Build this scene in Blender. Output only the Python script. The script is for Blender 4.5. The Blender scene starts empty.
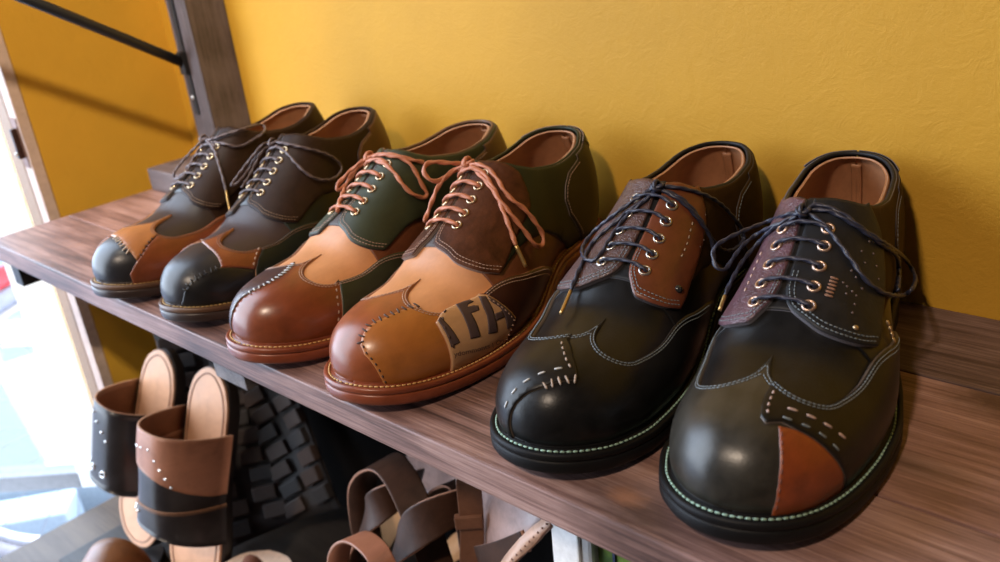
# Handmade leather derby shoes on a wooden shelf against a yellow plaster wall.
import bpy, math, random
import numpy as np
from mathutils import Vector, Matrix
from mathutils.geometry import delaunay_2d_cdt

COL = bpy.context.scene.collection
random.seed(7)

# ------------------------------------------------------------------ shoe last geometry
LEN=0.296
def pchip(X,Y):
    X=np.array(X,float);Y=np.array(Y,float);h=np.diff(X);dl=np.diff(Y)/h
    m=np.zeros(len(X))
    for i in range(1,len(X)-1):
        if dl[i-1]*dl[i]>0:
            w1=2*h[i]+h[i-1];w2=h[i]+2*h[i-1];m[i]=(w1+w2)/(w1/dl[i-1]+w2/dl[i])
    m[0]=dl[0];m[-1]=dl[-1]
    def f(x):
        x=np.clip(np.asarray(x,float),X[0],X[-1]);i=np.clip(np.searchsorted(X,x,side='right')-1,0,len(X)-2)
        t=(x-X[i])/h[i];t2=t*t;t3=t2*t
        return (2*t3-3*t2+1)*Y[i]+(t3-2*t2+t)*h[i]*m[i]+(-2*t3+3*t2)*Y[i+1]+(t3-t2)*h[i]*m[i+1]
    return f
def sstep(a,b,x):
    t=np.clip((np.asarray(x,float)-a)/(b-a),0,1);return t*t*(3-2*t)
# outsole half widths, lateral / medial, against distance from the toe tip (metres)
SO=[0,.010,.03,.06,.09,.11,.14,.175,.20,.23,.258,.279,.289,LEN]
LAT=[0,.027,.0415,.0515,.0565,.0575,.0540,.0445,.0385,.0360,.0345,.0275,.019,0]
MED=[0,.0245,.0395,.0475,.0485,.0470,.0420,.0345,.0315,.0330,.0325,.0265,.019,0]
def usole(s): return np.arccos(1-2*np.clip(np.asarray(s,float)/LEN,0,1))/np.pi
flat=pchip(usole(SO),LAT);fmed=pchip(usole(SO),MED)
def zfeather(s):   # height of the seam between upper and welt
    return .0118+.0085*np.clip(1-np.asarray(s,float)/.09,0,1)**2+.018*sstep(.12,.215,s)
# upper
S0=.0065;S1=LEN-.0045
SH=[0,.006,.014,.026,.042,.06,.08,.10,.12,.14,.16,.18,.20,.23,.26,.285]
HH=[0,.0220,.0298,.0352,.0390,.0415,.0450,0.0565,0.0675,0.0775,0.0870,0.0965,0.1030,.105,.106,.104]
def uup(s): return np.arccos(1-2*np.clip((np.asarray(s,float))/(S1-S0),0,1))/np.pi
fh=pchip(uup(SH),HH)
fh=(lambda g:(lambda u:g(u)))(fh)
WS={1:.962,2:.962,3:1.015,4:1.015,5:1.0,6:1.0}
HS={1:.95,2:.95,3:1.0,4:1.0,5:1.05,6:1.05}
def last(u,v,off=0.0,i=6):
    """point of the upper: u 0 toe .. 1 heel back, v -1 lateral welt .. 0 ridge .. 1 medial welt"""
    u=np.asarray(u,float);v=np.asarray(v,float)
    u,v=np.broadcast_arrays(u,v)
    if np.any(off):
        e=1e-3
        uc=np.clip(u,.004,.996)
        du=last(uc+e,v,0,i)-last(uc-e,v,0,i);dv=last(uc,v+e,0,i)-last(uc,v-e,0,i)
        n=np.cross(du,dv);n/=np.linalg.norm(n,axis=-1,keepdims=True)+1e-12
        n*=side(i)
        return last(u,v,0,i)+n*np.asarray(off)[...,None]
    sd=side(i)
    s=(S1-S0)*(1-np.cos(np.pi*u))/2
    sw=s+S0
    us=usole(s*LEN/(S1-S0))
    wl=flat(us)*.91*WS[i];wm=fmed(us)*.91*WS[i]
    H=fh(u)*(1+(HS[i]-1)*(1-sstep(.09,.16,s)))
    a=np.abs(v);phi=np.pi/2*(1-a)
    n=2.35-.10*sstep(.07,.13,s)+.35*sstep(.17,.22,s)   # plan exponent
    m=2.2-.00*sstep(.06,.13,s)+.25*sstep(.17,.22,s)
    c=np.clip(np.cos(phi),0,1)**(2/n);z=np.clip(np.sin(phi),0,1)**(2/m)*H
    w=np.where(v<0,wl,wm)
    b=.10+.07*sstep(.10,.17,s)*np.where(v<0,.6,1.3)-.05*sstep(.2,.24,s)
    c=c*(1-b*np.exp(-z/.009))
    o=np.where(v<0,1,-1)*c*w
    rear=sstep(.19,.285,s)
    sw=sw-rear*(.0165*np.clip((z-.028)/.055,0,1.6)**2+.005*np.exp(-z/.01))+.0
    # toe: the tip leans back a little near the welt
    sw=sw+(1-sstep(0,.03,s))*.0025*np.exp(-z/.006)
    ztoe=zfeather(s)
    return np.stack([sd*o,sw,ztoe+z],-1)
CAM=[.7894,.4015,.1193,.1986,-.2744,.2796,900.]
SHOES={1:(-.5325,-.0173,-.19),2:(-.4285,-.0091,-.255),3:(-.3217,-.0150,-.07),4:(-.2132,-.0105,-.145),5:(-.0740,-.0012,-.150),6:(.0318,.0070,-.208)}
def toworld(P,i):
    x,y,a=SHOES[i];d=np.array([np.sin(a),np.cos(a)]);n=np.array([d[1],-d[0]])
    P=np.asarray(P)
    return np.stack([x+P[...,1]*d[0]+P[...,0]*n[0],y+P[...,1]*d[1]+P[...,0]*n[1],P[...,2]],-1)
def side(i): return 1.0 if i%2==0 else -1.0

LACE_PATHS={
 1:{'knot':[(-0.0213,0.1586,0.1006)],'loopL':[(-0.0218,0.1563,0.0998),(-0.026,0.1463,0.0932),(-0.029,0.1328,0.0849),(-0.0283,0.1227,0.079),(-0.0282,0.1217,0.0739),(-0.0134,0.1172,0.0768),(-0.0108,0.1232,0.0808),(-0.0165,0.1372,0.0877),(-0.0198,0.1538,0.0972)],'loopR':[(-0.0151,0.1558,0.1012),(-0.0028,0.1548,0.1033),(0.0094,0.1611,0.1065),(0.0186,0.1753,0.1084),(0.0029,0.207,0.1031),(0.0068,0.2103,0.0999),(0.0256,0.1892,0.1001),(0.0249,0.1789,0.0978),(0.0235,0.1669,0.0954),(0.0203,0.1588,0.0956),(0.0125,0.1536,0.0993),(-0.011,0.1532,0.1006)],'tailR':[(-0.0114,0.1538,0.1014),(-0.0011,0.1486,0.0985),(0.0078,0.1443,0.0945),(0.018,0.137,0.0849),(0.0252,0.1319,0.0756),(0.032,0.1265,0.0646)],'aglR':[(0.032,0.1265,0.0646),(0.0399,0.1189,0.048)]},
 2:{'knot':[(-0.0117,0.1601,0.1043)],'loopL':[(-0.0182,0.1633,0.1032),(-0.0203,0.1568,0.1041),(-0.0225,0.1473,0.0987),(-0.0272,0.1356,0.0895),(-0.0287,0.1208,0.0807),(-0.0288,0.1191,0.0786),(-0.0252,0.1244,0.0806),(-0.0252,0.1374,0.0863),(-0.0234,0.1483,0.0948),(-0.0181,0.1611,0.1011)],'tailL':[(-0.0181,0.1611,0.1011),(-0.0198,0.1533,0.0988),(-0.0212,0.1448,0.0914),(-0.0228,0.1364,0.0832),(-0.023,0.1241,0.0754)],'loopR':[(-0.0089,0.16,0.1057),(0.0065,0.1577,0.1051),(0.0227,0.1621,0.1004),(0.0323,0.1738,0.0926),(0.0355,0.1828,0.0847),(0.0372,0.1864,0.0773),(0.0386,0.1804,0.0728),(0.0397,0.1693,0.0718),(0.0395,0.159,0.0738),(0.0362,0.1507,0.0779),(0.0302,0.1467,0.0844),(0.0207,0.1474,0.0926),(0.0107,0.1509,0.0989),(-0.0045,0.1556,0.1039)]},
 3:{'knot':[(-0.0186,0.1626,0.1044)],'loopL':[(-0.0227,0.1632,0.1035),(-0.0272,0.1556,0.0992),(-0.0308,0.1459,0.0937),(-0.0317,0.1372,0.0889),(-0.0315,0.1356,0.0854),(-0.03,0.1389,0.0853),(-0.029,0.1477,0.0901),(-0.027,0.1561,0.0975),(-0.0232,0.1631,0.1015)],'tailL':[(-0.0246,0.1633,0.1013),(-0.027,0.1561,0.0975),(-0.0289,0.1495,0.0936),(-0.0299,0.1434,0.0864),(-0.0204,0.1298,0.0836),(-0.0132,0.1196,0.0806),(-0.0084,0.1131,0.0778)],'loopR':[(-0.013,0.161,0.1062),(-0.0054,0.1616,0.1082),(0.0051,0.1619,0.1082),(0.0132,0.1643,0.1067),(0.0195,0.1667,0.1026),(0.0248,0.1673,0.0951),(0.029,0.1675,0.086),(0.0314,0.1691,0.0786),(0.0318,0.1649,0.0768),(0.0307,0.1589,0.0798),(0.0281,0.1549,0.0839),(0.0231,0.1528,0.0907),(0.0162,0.1538,0.0975),(0.0067,0.1549,0.103),(-0.0102,0.158,0.1049)],'tailR':[(-0.0114,0.1605,0.1064),(0.0008,0.1621,0.109),(0.0129,0.1648,0.1073),(0.0205,0.1703,0.1036),(0.0247,0.1773,0.1)]},
 4:{'knot':[(-0.0128,0.1669,0.1089)],'loopL':[(-0.02,0.1726,0.1063),(-0.027,0.1622,0.1098),(-0.0343,0.1542,0.1122),(-0.0364,0.1491,0.1115),(-0.0358,0.1452,0.1076),(-0.0316,0.1456,0.1022),(-0.0279,0.1496,0.1002),(-0.0261,0.1569,0.1016),(-0.0226,0.1648,0.1047),(-0.0134,0.165,0.1072)],'tailL':[(-0.0147,0.1654,0.1066),(-0.0228,0.1649,0.1036),(-0.0247,0.1575,0.102),(-0.0271,0.1483,0.0966),(-0.0272,0.14,0.0893),(-0.0283,0.1345,0.0818),(-0.0276,0.1286,0.0772)],'tailR':[(-0.0069,0.1624,0.1085),(0.0062,0.158,0.1057),(0.0176,0.1522,0.0984),(0.0257,0.1472,0.09),(0.0318,0.1429,0.0828),(0.0372,0.1394,0.0754),(0.0433,0.1355,0.0654)],'aglR':[(0.0433,0.1355,0.0654),(0.0502,0.1345,0.0512)],'loopR':[(-0.0082,0.1643,0.1092),(0.0006,0.163,0.1099),(0.0089,0.1617,0.1076),(0.0182,0.1581,0.1016),(0.0244,0.1551,0.0959),(0.031,0.155,0.0894),(0.0373,0.1591,0.0821),(0.0426,0.1639,0.0701),(0.0448,0.1667,0.0612),(0.0465,0.1616,0.0559),(0.0468,0.1529,0.0599),(0.0423,0.1491,0.0703),(0.0347,0.1468,0.0818),(0.0253,0.148,0.0912),(0.0129,0.1533,0.1005),(-0.0046,0.1614,0.1082)]},
 5:{'knot':[(0.0019,0.1621,0.1091)],'loopL':[(-0.0003,0.1614,0.1085),(-0.0042,0.1581,0.1061),(-0.0119,0.1529,0.1009),(-0.0218,0.1474,0.0933),(-0.0354,0.1493,0.0819),(-0.0379,0.1401,0.077),(-0.0337,0.1287,0.076),(-0.0249,0.1167,0.0772),(-0.0173,0.1128,0.0785),(-0.0142,0.1174,0.0816),(-0.0141,0.1252,0.0849),(-0.013,0.1339,0.0895),(-0.0101,0.1446,0.0961),(-0.0044,0.1513,0.1013),(0.0013,0.159,0.1069)],'tailL':[(0.0013,0.159,0.1069),(-0.0034,0.1533,0.1026),(-0.0097,0.1483,0.0987),(-0.0158,0.141,0.0927),(-0.0231,0.1346,0.0861),(-0.0274,0.1279,0.0803),(-0.0251,0.1146,0.0761),(-0.0241,0.1048,0.0719),(-0.0229,0.0947,0.0661)],'aglL':[(-0.0229,0.0947,0.0661),(-0.0189,0.0756,0.0607)],'loopR':[(0.0042,0.163,0.1096),(0.0098,0.1648,0.1092),(0.0158,0.1685,0.1076),(0.023,0.1769,0.1026),(0.0276,0.1872,0.0955),(0.0303,0.1981,0.0866),(0.0324,0.2076,0.0768),(0.0339,0.216,0.0682),(0.0344,0.2199,0.0592),(0.0339,0.2104,0.0564),(0.0329,0.1955,0.0593),(0.0331,0.1786,0.0685),(0.0306,0.1696,0.0807),(0.0259,0.1646,0.0913),(0.0206,0.1627,0.0986),(0.0143,0.1614,0.1041),(0.0056,0.1611,0.1078)],'tailR':[(0.0053,0.1619,0.1081),(0.0161,0.1631,0.1037),(0.0237,0.1655,0.0954),(0.0289,0.1678,0.0856),(0.0319,0.1707,0.0759),(0.0339,0.1701,0.0666),(0.035,0.1655,0.0614)]},
 6:{'knot':[(-0.0047,0.1585,0.1063)],'loopL':[(-0.0069,0.1588,0.106),(-0.0141,0.1603,0.1032),(-0.0276,0.1761,0.0928),(-0.0373,0.1642,0.0909),(-0.0446,0.1526,0.0891),(-0.0487,0.1456,0.0865),(-0.0484,0.1412,0.0823),(-0.0451,0.1378,0.078),(-0.0413,0.1401,0.0763),(-0.039,0.1471,0.0803),(-0.036,0.156,0.085),(-0.0307,0.1649,0.0888),(-0.0187,0.1575,0.098),(-0.0068,0.1566,0.1045)],'tailL':[(-0.0071,0.1577,0.1047),(-0.0136,0.1563,0.1012),(-0.0196,0.1567,0.0964),(-0.0295,0.1609,0.0844),(-0.0344,0.1497,0.078),(-0.0368,0.1365,0.0711),(-0.0375,0.1277,0.0664)],'aglL':[(-0.0375,0.1277,0.0664),(-0.0378,0.1191,0.0612)],'loopR':[(-0.003,0.1601,0.1076),(0.0031,0.1628,0.1096),(0.015,0.1624,0.1059),(0.0269,0.1625,0.0973),(0.0367,0.1759,0.0846),(0.0366,0.2485,0.0479),(0.0429,0.2483,0.0373),(0.0499,0.1814,0.0591),(0.0465,0.1784,0.0558),(0.044,0.1523,0.0664),(0.0388,0.1401,0.074),(0.0322,0.1376,0.0807),(0.0243,0.1417,0.0889),(0.0154,0.1477,0.0968),(0.0067,0.1541,0.1031),(-0.0014,0.158,0.1062)],'tailR':[(-0.0019,0.1598,0.1072),(0.0092,0.1607,0.1072),(0.0221,0.1606,0.1004),(0.034,0.1668,0.089),(0.0386,0.1944,0.0717),(0.0386,0.2103,0.0566),(0.043,0.1774,0.0582)]},
}


# ------------------------------------------------------------------ object helpers
def link(name, vs, fs, mats, parent=None, smooth=True, fmat=None, loc=None, rot=None):
    me = bpy.data.meshes.new(name)
    me.from_pydata([tuple(map(float, v)) for v in vs], [], [tuple(int(k) for k in f) for f in fs])
    if not isinstance(mats, (list, tuple)): mats = [mats]
    for m in mats: me.materials.append(m)
    if fmat is not None: me.polygons.foreach_set('material_index', np.array(fmat, dtype=np.int32))
    me.polygons.foreach_set('use_smooth', np.full(len(me.polygons), bool(smooth)))
    me.update()
    o = bpy.data.objects.new(name, me); COL.objects.link(o)
    if parent: o.parent = parent
    if loc: o.location = loc
    if rot: o.rotation_euler = rot
    return o

def thing(name, label, cat, loc=(0, 0, 0), rz=0.0, group=None):
    o = bpy.data.objects.new(name, None); COL.objects.link(o)
    o.empty_display_size = .02
    o.location = loc; o.rotation_euler = (0, 0, rz)
    tag(o, label, cat, group); return o

def tag(o, label=None, cat=None, group=None, kind=None):
    if label: o['label'] = label
    if cat: o['category'] = cat
    if group: o['group'] = group
    if kind: o['kind'] = kind
    return o

class MB:
    """collects pieces of ONE mesh"""
    def __init__(s): s.v = []; s.f = []; s.m = []
    def add(s, vs, fs, mi=0):
        b = len(s.v); s.v += [tuple(map(float, v)) for v in vs]
        s.f += [tuple(int(k) + b for k in f) for f in fs]; s.m += [mi] * len(fs)
    def box(s, a, b, mi=0, bev=0.0, M=None):
        x0, y0, z0 = a; x1, y1, z1 = b
        if bev <= 0:
            vs = [(x, y, z) for x in (x0, x1) for y in (y0, y1) for z in (z0, z1)]
            fs = [(0, 1, 3, 2), (4, 6, 7, 5), (0, 4, 5, 1), (2, 3, 7, 6), (0, 2, 6, 4), (1, 5, 7, 3)]
        else:
            import bmesh
            bm = bmesh.new(); bmesh.ops.create_cube(bm, size=1)
            for v in bm.verts:
                v.co = Vector((x0 + (v.co.x + .5) * (x1 - x0), y0 + (v.co.y + .5) * (y1 - y0), z0 + (v.co.z + .5) * (z1 - z0)))
            bmesh.ops.bevel(bm, geom=list(bm.edges), offset=bev, segments=2, affect='EDGES', profile=.6)
            bm.verts.index_update()
            vs = [v.co[:] for v in bm.verts]; fs = [[v.index for v in f.verts] for f in bm.faces]; bm.free()
        if M is not None: vs = [M @ Vector(v) for v in vs]
        s.add(vs, fs, mi)
    def tube(s, pts, r, n=10, mi=0, closed=False, braid=0.0, pitch=.006, flat=1.0, strands=3, cap=True):
        P = np.array(pts, float); m = len(P)
        T = np.roll(P, -1, 0) - np.roll(P, 1, 0)
        if not closed: T[0] = P[1] - P[0]; T[-1] = P[-1] - P[-2]
        T /= np.linalg.norm(T, axis=1)[:, None] + 1e-12
        N = np.zeros_like(P); a = np.array([0, 0, 1.]) if abs(T[0][2]) < .9 else np.array([1., 0, 0])
        x = a - T[0] * (a @ T[0]); N[0] = x / np.linalg.norm(x)
        for k in range(1, m):
            x = N[k - 1] - T[k] * (N[k - 1] @ T[k]); N[k] = x / (np.linalg.norm(x) + 1e-12)
        B = np.cross(T, N)
        d = np.concatenate([[0], np.cumsum(np.linalg.norm(np.diff(P, axis=0), axis=1))])
        R = np.full(m, r) if np.isscalar(r) else np.array(r)
        vs = []
        for k in range(m):
            for j in range(n):
                th = 2 * np.pi * j / n
                rr = R[k]
                if braid: rr *= 1 - braid * (.5 + .5 * math.cos(strands * th + 2 * np.pi * d[k] / pitch))
                vs.append(P[k] + rr * (N[k] * math.cos(th) + B[k] * math.sin(th) * flat))
        fs = []
        for k in range(m if closed else m - 1):
            k2 = (k + 1) % m
            for j in range(n):
                j2 = (j + 1) % n
                fs.append((k * n + j, k * n + j2, k2 * n + j2, k2 * n + j))
        if not closed and cap: fs += [tuple(range(n - 1, -1, -1)), tuple((m - 1) * n + j for j in range(n))]
        s.add(vs, fs, mi)
    def lathe(s, prof, n=24, mi=0, M=None):
        vs = []; k = len(prof)
        for j in range(n):
            a = 2 * np.pi * j / n
            for r, z in prof:
                v = Vector((r * math.cos(a), r * math.sin(a), z)); vs.append(M @ v if M is not None else v)
        fs = [(j * k + i, ((j + 1) % n) * k + i, ((j + 1) % n) * k + i + 1, j * k + i + 1) for j in range(n) for i in range(k - 1)]
        s.add(vs, fs, mi)
    def build(s, name, mats, parent=None, smooth=True, **k):
        return link(name, s.v, s.f, mats, parent, smooth, s.m, **k)

def crom(pts, step):
    """Catmull-Rom curve through the points, sampled about every `step` metres"""
    P = np.array(pts, float); Q = np.concatenate([[2 * P[0] - P[1]], P, [2 * P[-1] - P[-2]]]); out = []
    for i in range(1, len(Q) - 2):
        a, b, c, d = Q[i - 1], Q[i], Q[i + 1], Q[i + 2]
        n = max(2, int(np.linalg.norm(c - b) / step))
        for k in range(n):
            t = k / n
            out.append(.5 * ((2 * b) + (-a + c) * t + (2 * a - 5 * b + 4 * c - d) * t * t + (-a + 3 * b - 3 * c + d) * t ** 3))
    out.append(P[-1]); return np.array(out)

# ------------------------------------------------------------------ materials
def nodes(name):
    m = bpy.data.materials.new(name); m.use_nodes = True; nt = m.node_tree
    return m, nt, nt.nodes['Principled BSDF']

def ramp(nt, stops):
    r = nt.nodes.new('ShaderNodeValToRGB'); e = r.color_ramp.elements
    while len(e) < len(stops): e.new(.5)
    for k, (p, c) in enumerate(stops): e[k].position = p; e[k].color = (*c, 1)
    return r

def noise(nt, scale, detail=3, rough=.55, vec=None, dist=0.0):
    n = nt.nodes.new('ShaderNodeTexNoise'); n.inputs['Scale'].default_value = scale
    n.inputs['Detail'].default_value = detail; n.inputs['Roughness'].default_value = rough; n.inputs['Distortion'].default_value = dist
    if vec is not None: nt.links.new(vec, n.inputs['Vector'])
    return n

def coord(nt, scale=(1, 1, 1), rot=(0, 0, 0)):
    t = nt.nodes.new('ShaderNodeTexCoord'); mp = nt.nodes.new('ShaderNodeMapping')
    mp.inputs['Scale'].default_value = scale; mp.inputs['Rotation'].default_value = rot
    nt.links.new(t.outputs['Object'], mp.inputs['Vector']); return mp.outputs['Vector']

def bump(nt, b, h, strength, dist=.001):
    n = nt.nodes.new('ShaderNodeBump'); n.inputs['Strength'].default_value = strength; n.inputs['Distance'].default_value = dist
    nt.links.new(h, n.inputs['Height']); nt.links.new(n.outputs['Normal'], b.inputs['Normal']); return n

_lc = {}
def leather(name, col, rough=.38, var=.35, grain=900, bmp=.12, coat=.0, spec=.5, cells=0):
    if name in _lc: return _lc[name]
    m, nt, b = nodes(name)
    v = coord(nt)
    n1 = noise(nt, 38, 4, .6, v, .6)
    dk = tuple(c * (1 - var) for c in col); lt = tuple(min(1, c * (1 + var * .6)) for c in col)
    r = ramp(nt, [(.3, dk), (.52, col), (.75, lt)])
    nt.links.new(n1.outputs['Fac'], r.inputs['Fac']); nt.links.new(r.outputs['Color'], b.inputs['Base Color'])
    vb = coord(nt, (1.0, .22, 1.0), (0, 0, .35)); n4 = noise(nt, 230, 4, .7, vb, .4)
    ov = nt.nodes.new('ShaderNodeMix'); ov.data_type = 'RGBA'; ov.blend_type = 'OVERLAY'; ov.inputs['Factor'].default_value = min(.55, var)
    nt.links.new(r.outputs['Color'], ov.inputs['A']); nt.links.new(n4.outputs['Fac'], ov.inputs['B']); nt.links.new(ov.outputs['Result'], b.inputs['Base Color'])
    n2 = noise(nt, grain, 3, .6, v)
    mr = nt.nodes.new('ShaderNodeMapRange'); mr.inputs['To Min'].default_value = rough - .07; mr.inputs['To Max'].default_value = rough + .10
    nt.links.new(n1.outputs['Fac'], mr.inputs['Value']); nt.links.new(mr.outputs['Result'], b.inputs['Roughness'])
    h = n2.outputs['Fac']
    if cells:
        vo = nt.nodes.new('ShaderNodeTexVoronoi'); vo.feature = 'DISTANCE_TO_EDGE'; vo.inputs['Scale'].default_value = cells
        nt.links.new(v, vo.inputs['Vector'])
        mi = nt.nodes.new('ShaderNodeMath'); mi.operation = 'MINIMUM'; mi.inputs[1].default_value = .12
        nt.links.new(vo.outputs['Distance'], mi.inputs[0])
        ad = nt.nodes.new('ShaderNodeMath'); ad.operation = 'MULTIPLY_ADD'; ad.inputs[1].default_value = 6; nt.links.new(mi.outputs[0], ad.inputs[0]); nt.links.new(h, ad.inputs[2])
        h = ad.outputs[0]
    bump(nt, b, h, bmp, .0006)
    b.inputs['Specular IOR Level'].default_value = spec
    if coat: b.inputs['Coat Weight'].default_value = coat; b.inputs['Coat Roughness'].default_value = .22
    _lc[name] = m; return m

def plain(name, col, rough=.5, metal=0.0, spec=.5):
    if name in _lc: return _lc[name]
    m, nt, b = nodes(name)
    n = noise(nt, 120, 3, .6, coord(nt))
    r = ramp(nt, [(.25, tuple(c * .85 for c in col)), (.75, tuple(min(1, c * 1.12) for c in col))])
    nt.links.new(n.outputs['Fac'], r.inputs['Fac']); nt.links.new(r.outputs['Color'], b.inputs['Base Color'])
    b.inputs['Roughness'].default_value = rough; b.inputs['Metallic'].default_value = metal; b.inputs['Specular IOR Level'].default_value = spec
    _lc[name] = m; return m

def wood(name, cols, seed=0.0, along=(1.2, 26, 26), rough=.5, knots=()):
    m, nt, b = nodes(name)
    t = nt.nodes.new('ShaderNodeTexCoord'); mp = nt.nodes.new('ShaderNodeMapping')
    mp.inputs['Scale'].default_value = along; mp.inputs['Location'].default_value = (seed, seed * 1.7, seed * .6)
    nt.links.new(t.outputs['Object'], mp.inputs['Vector'])
    n1 = noise(nt, 3.2, 6, .62, mp.outputs['Vector'], 1.2)
    mp2 = nt.nodes.new('ShaderNodeMapping'); mp2.inputs['Scale'].default_value = (along[0] * 2.5, along[1] * 6, along[2] * 6); mp2.inputs['Location'].default_value = (seed, 0, 0)
    nt.links.new(t.outputs['Object'], mp2.inputs['Vector'])
    n2 = noise(nt, 4.5, 5, .8, mp2.outputs['Vector'], .3)
    mp3 = nt.nodes.new('ShaderNodeMapping'); mp3.inputs['Scale'].default_value = (3.0, 9, 9); mp3.inputs['Location'].default_value = (seed * 3, 0, 0)
    nt.links.new(t.outputs['Object'], mp3.inputs['Vector'])
    n3 = noise(nt, 2.0, 3, .6, mp3.outputs['Vector'])
    mx = nt.nodes.new('ShaderNodeMix'); mx.inputs['Factor'].default_value = .52
    nt.links.new(n1.outputs['Fac'], mx.inputs['A']); nt.links.new(n2.outputs['Fac'], mx.inputs['B'])
    mx2 = nt.nodes.new('ShaderNodeMix'); mx2.inputs['Factor'].default_value = .35
    nt.links.new(mx.outputs['Result'], mx2.inputs['A']); nt.links.new(n3.outputs['Fac'], mx2.inputs['B'])
    r = ramp(nt, [(.40, cols[0]), (.475, cols[1]), (.53, cols[2]), (.61, cols[3])])
    nt.links.new(mx2.outputs['Result'], r.inputs['Fac'])
    out = r.outputs['Color']
    for (kx, ky, kz, sx, sy, c, soft) in knots:
        k = nt.nodes.new('ShaderNodeMapping'); k.inputs['Location'].default_value = (-kx / sx, -ky / sy, -kz / sy); k.inputs['Scale'].default_value = (1 / sx, 1 / sy, 1 / sy)
        nt.links.new(t.outputs['Object'], k.inputs['Vector'])
        nn = noise(nt, 2.5, 3, .6, k.outputs['Vector'])
        va = nt.nodes.new('ShaderNodeVectorMath'); va.operation = 'MULTIPLY_ADD'
        nt.links.new(nn.outputs['Color'], va.inputs[0]); va.inputs[1].default_value = (.9, .9, 0); nt.links.new(k.outputs['Vector'], va.inputs[2])
        ln = nt.nodes.new('ShaderNodeVectorMath'); ln.operation = 'LENGTH'; nt.links.new(va.outputs[0], ln.inputs[0])
        mr = nt.nodes.new('ShaderNodeMapRange'); mr.inputs['From Min'].default_value = soft; mr.inputs['From Max'].default_value = 1.25; mr.inputs['To Min'].default_value = .85; mr.inputs['To Max'].default_value = 0
        nt.links.new(ln.outputs['Value'], mr.inputs['Value'])
        mm = nt.nodes.new('ShaderNodeMix'); mm.data_type = 'RGBA'; nt.links.new(mr.outputs['Result'], mm.inputs['Factor'])
        nt.links.new(out, mm.inputs['A']); mm.inputs['B'].default_value = (*c, 1); out = mm.outputs['Result']
    nt.links.new(out, b.inputs['Base Color'])
    b.inputs['Roughness'].default_value = rough
    bump(nt, b, mx.outputs['Result'], .35, .0012)
    return m

def plaster(name, col, s=1.0):
    m, nt, b = nodes(name); v = coord(nt)
    n1 = noise(nt, 5, 4, .6, v); n2 = noise(nt, 42, 6, .68, v, 2.2); n3 = noise(nt, 420, 3, .6, v)
    r = ramp(nt, [(.3, tuple(c * .9 for c in col)), (.7, tuple(min(1, c * 1.07) for c in col))])
    nt.links.new(n1.outputs['Fac'], r.inputs['Fac']); nt.links.new(r.outputs['Color'], b.inputs['Base Color'])
    ad = nt.nodes.new('ShaderNodeMath'); ad.operation = 'MULTIPLY_ADD'; ad.inputs[1].default_value = .35
    nt.links.new(n3.outputs['Fac'], ad.inputs[0]); nt.links.new(n2.outputs['Fac'], ad.inputs[2])
    bump(nt, b, ad.outputs[0], .45 * s, .0022)
    b.inputs['Roughness'].default_value = .62; b.inputs['Specular IOR Level'].default_value = .3
    return m

# ------------------------------------------------------------------ shoe panels on the last
def dense(poly, closed=True, du=.0065, dv=.022):
    P = [tuple(p) for p in poly]; out = []
    m = len(P) if closed else len(P) - 1
    for k in range(m):
        a = P[k]; b = P[(k + 1) % len(P)]
        n = max(1, int(math.ceil(max(abs(a[0] - b[0]) / du, abs(a[1] - b[1]) / dv))))
        for j in range(n): out.append((a[0] + (b[0] - a[0]) * j / n, a[1] + (b[1] - a[1]) * j / n))
    if not closed: out.append(P[-1])
    return out

def smooth_curve(pts, n=7):
    P = np.array(pts, float); Q = np.concatenate([[2 * P[0] - P[1]], P, [2 * P[-1] - P[-2]]]); out = []
    for i in range(1, len(Q) - 2):
        a, b, c, d = Q[i - 1:i + 3]
        for k in range(n):
            t = k / n
            out.append(tuple(.5 * ((2 * b) + (-a + c) * t + (2 * a - 5 * b + 4 * c - d) * t * t + (-a + 3 * b - 3 * c + d) * t ** 3)))
    out.append(tuple(P[-1])); return out

def inside(pt, poly):
    x, y = pt; c = False; n = len(poly); j = n - 1
    for i in range(n):
        xi, yi = poly[i]; xj, yj = poly[j]
        if (yi > y) != (yj > y) and x < (xj - xi) * (y - yi) / (yj - yi) + xi: c = not c
        j = i
    return c

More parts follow.
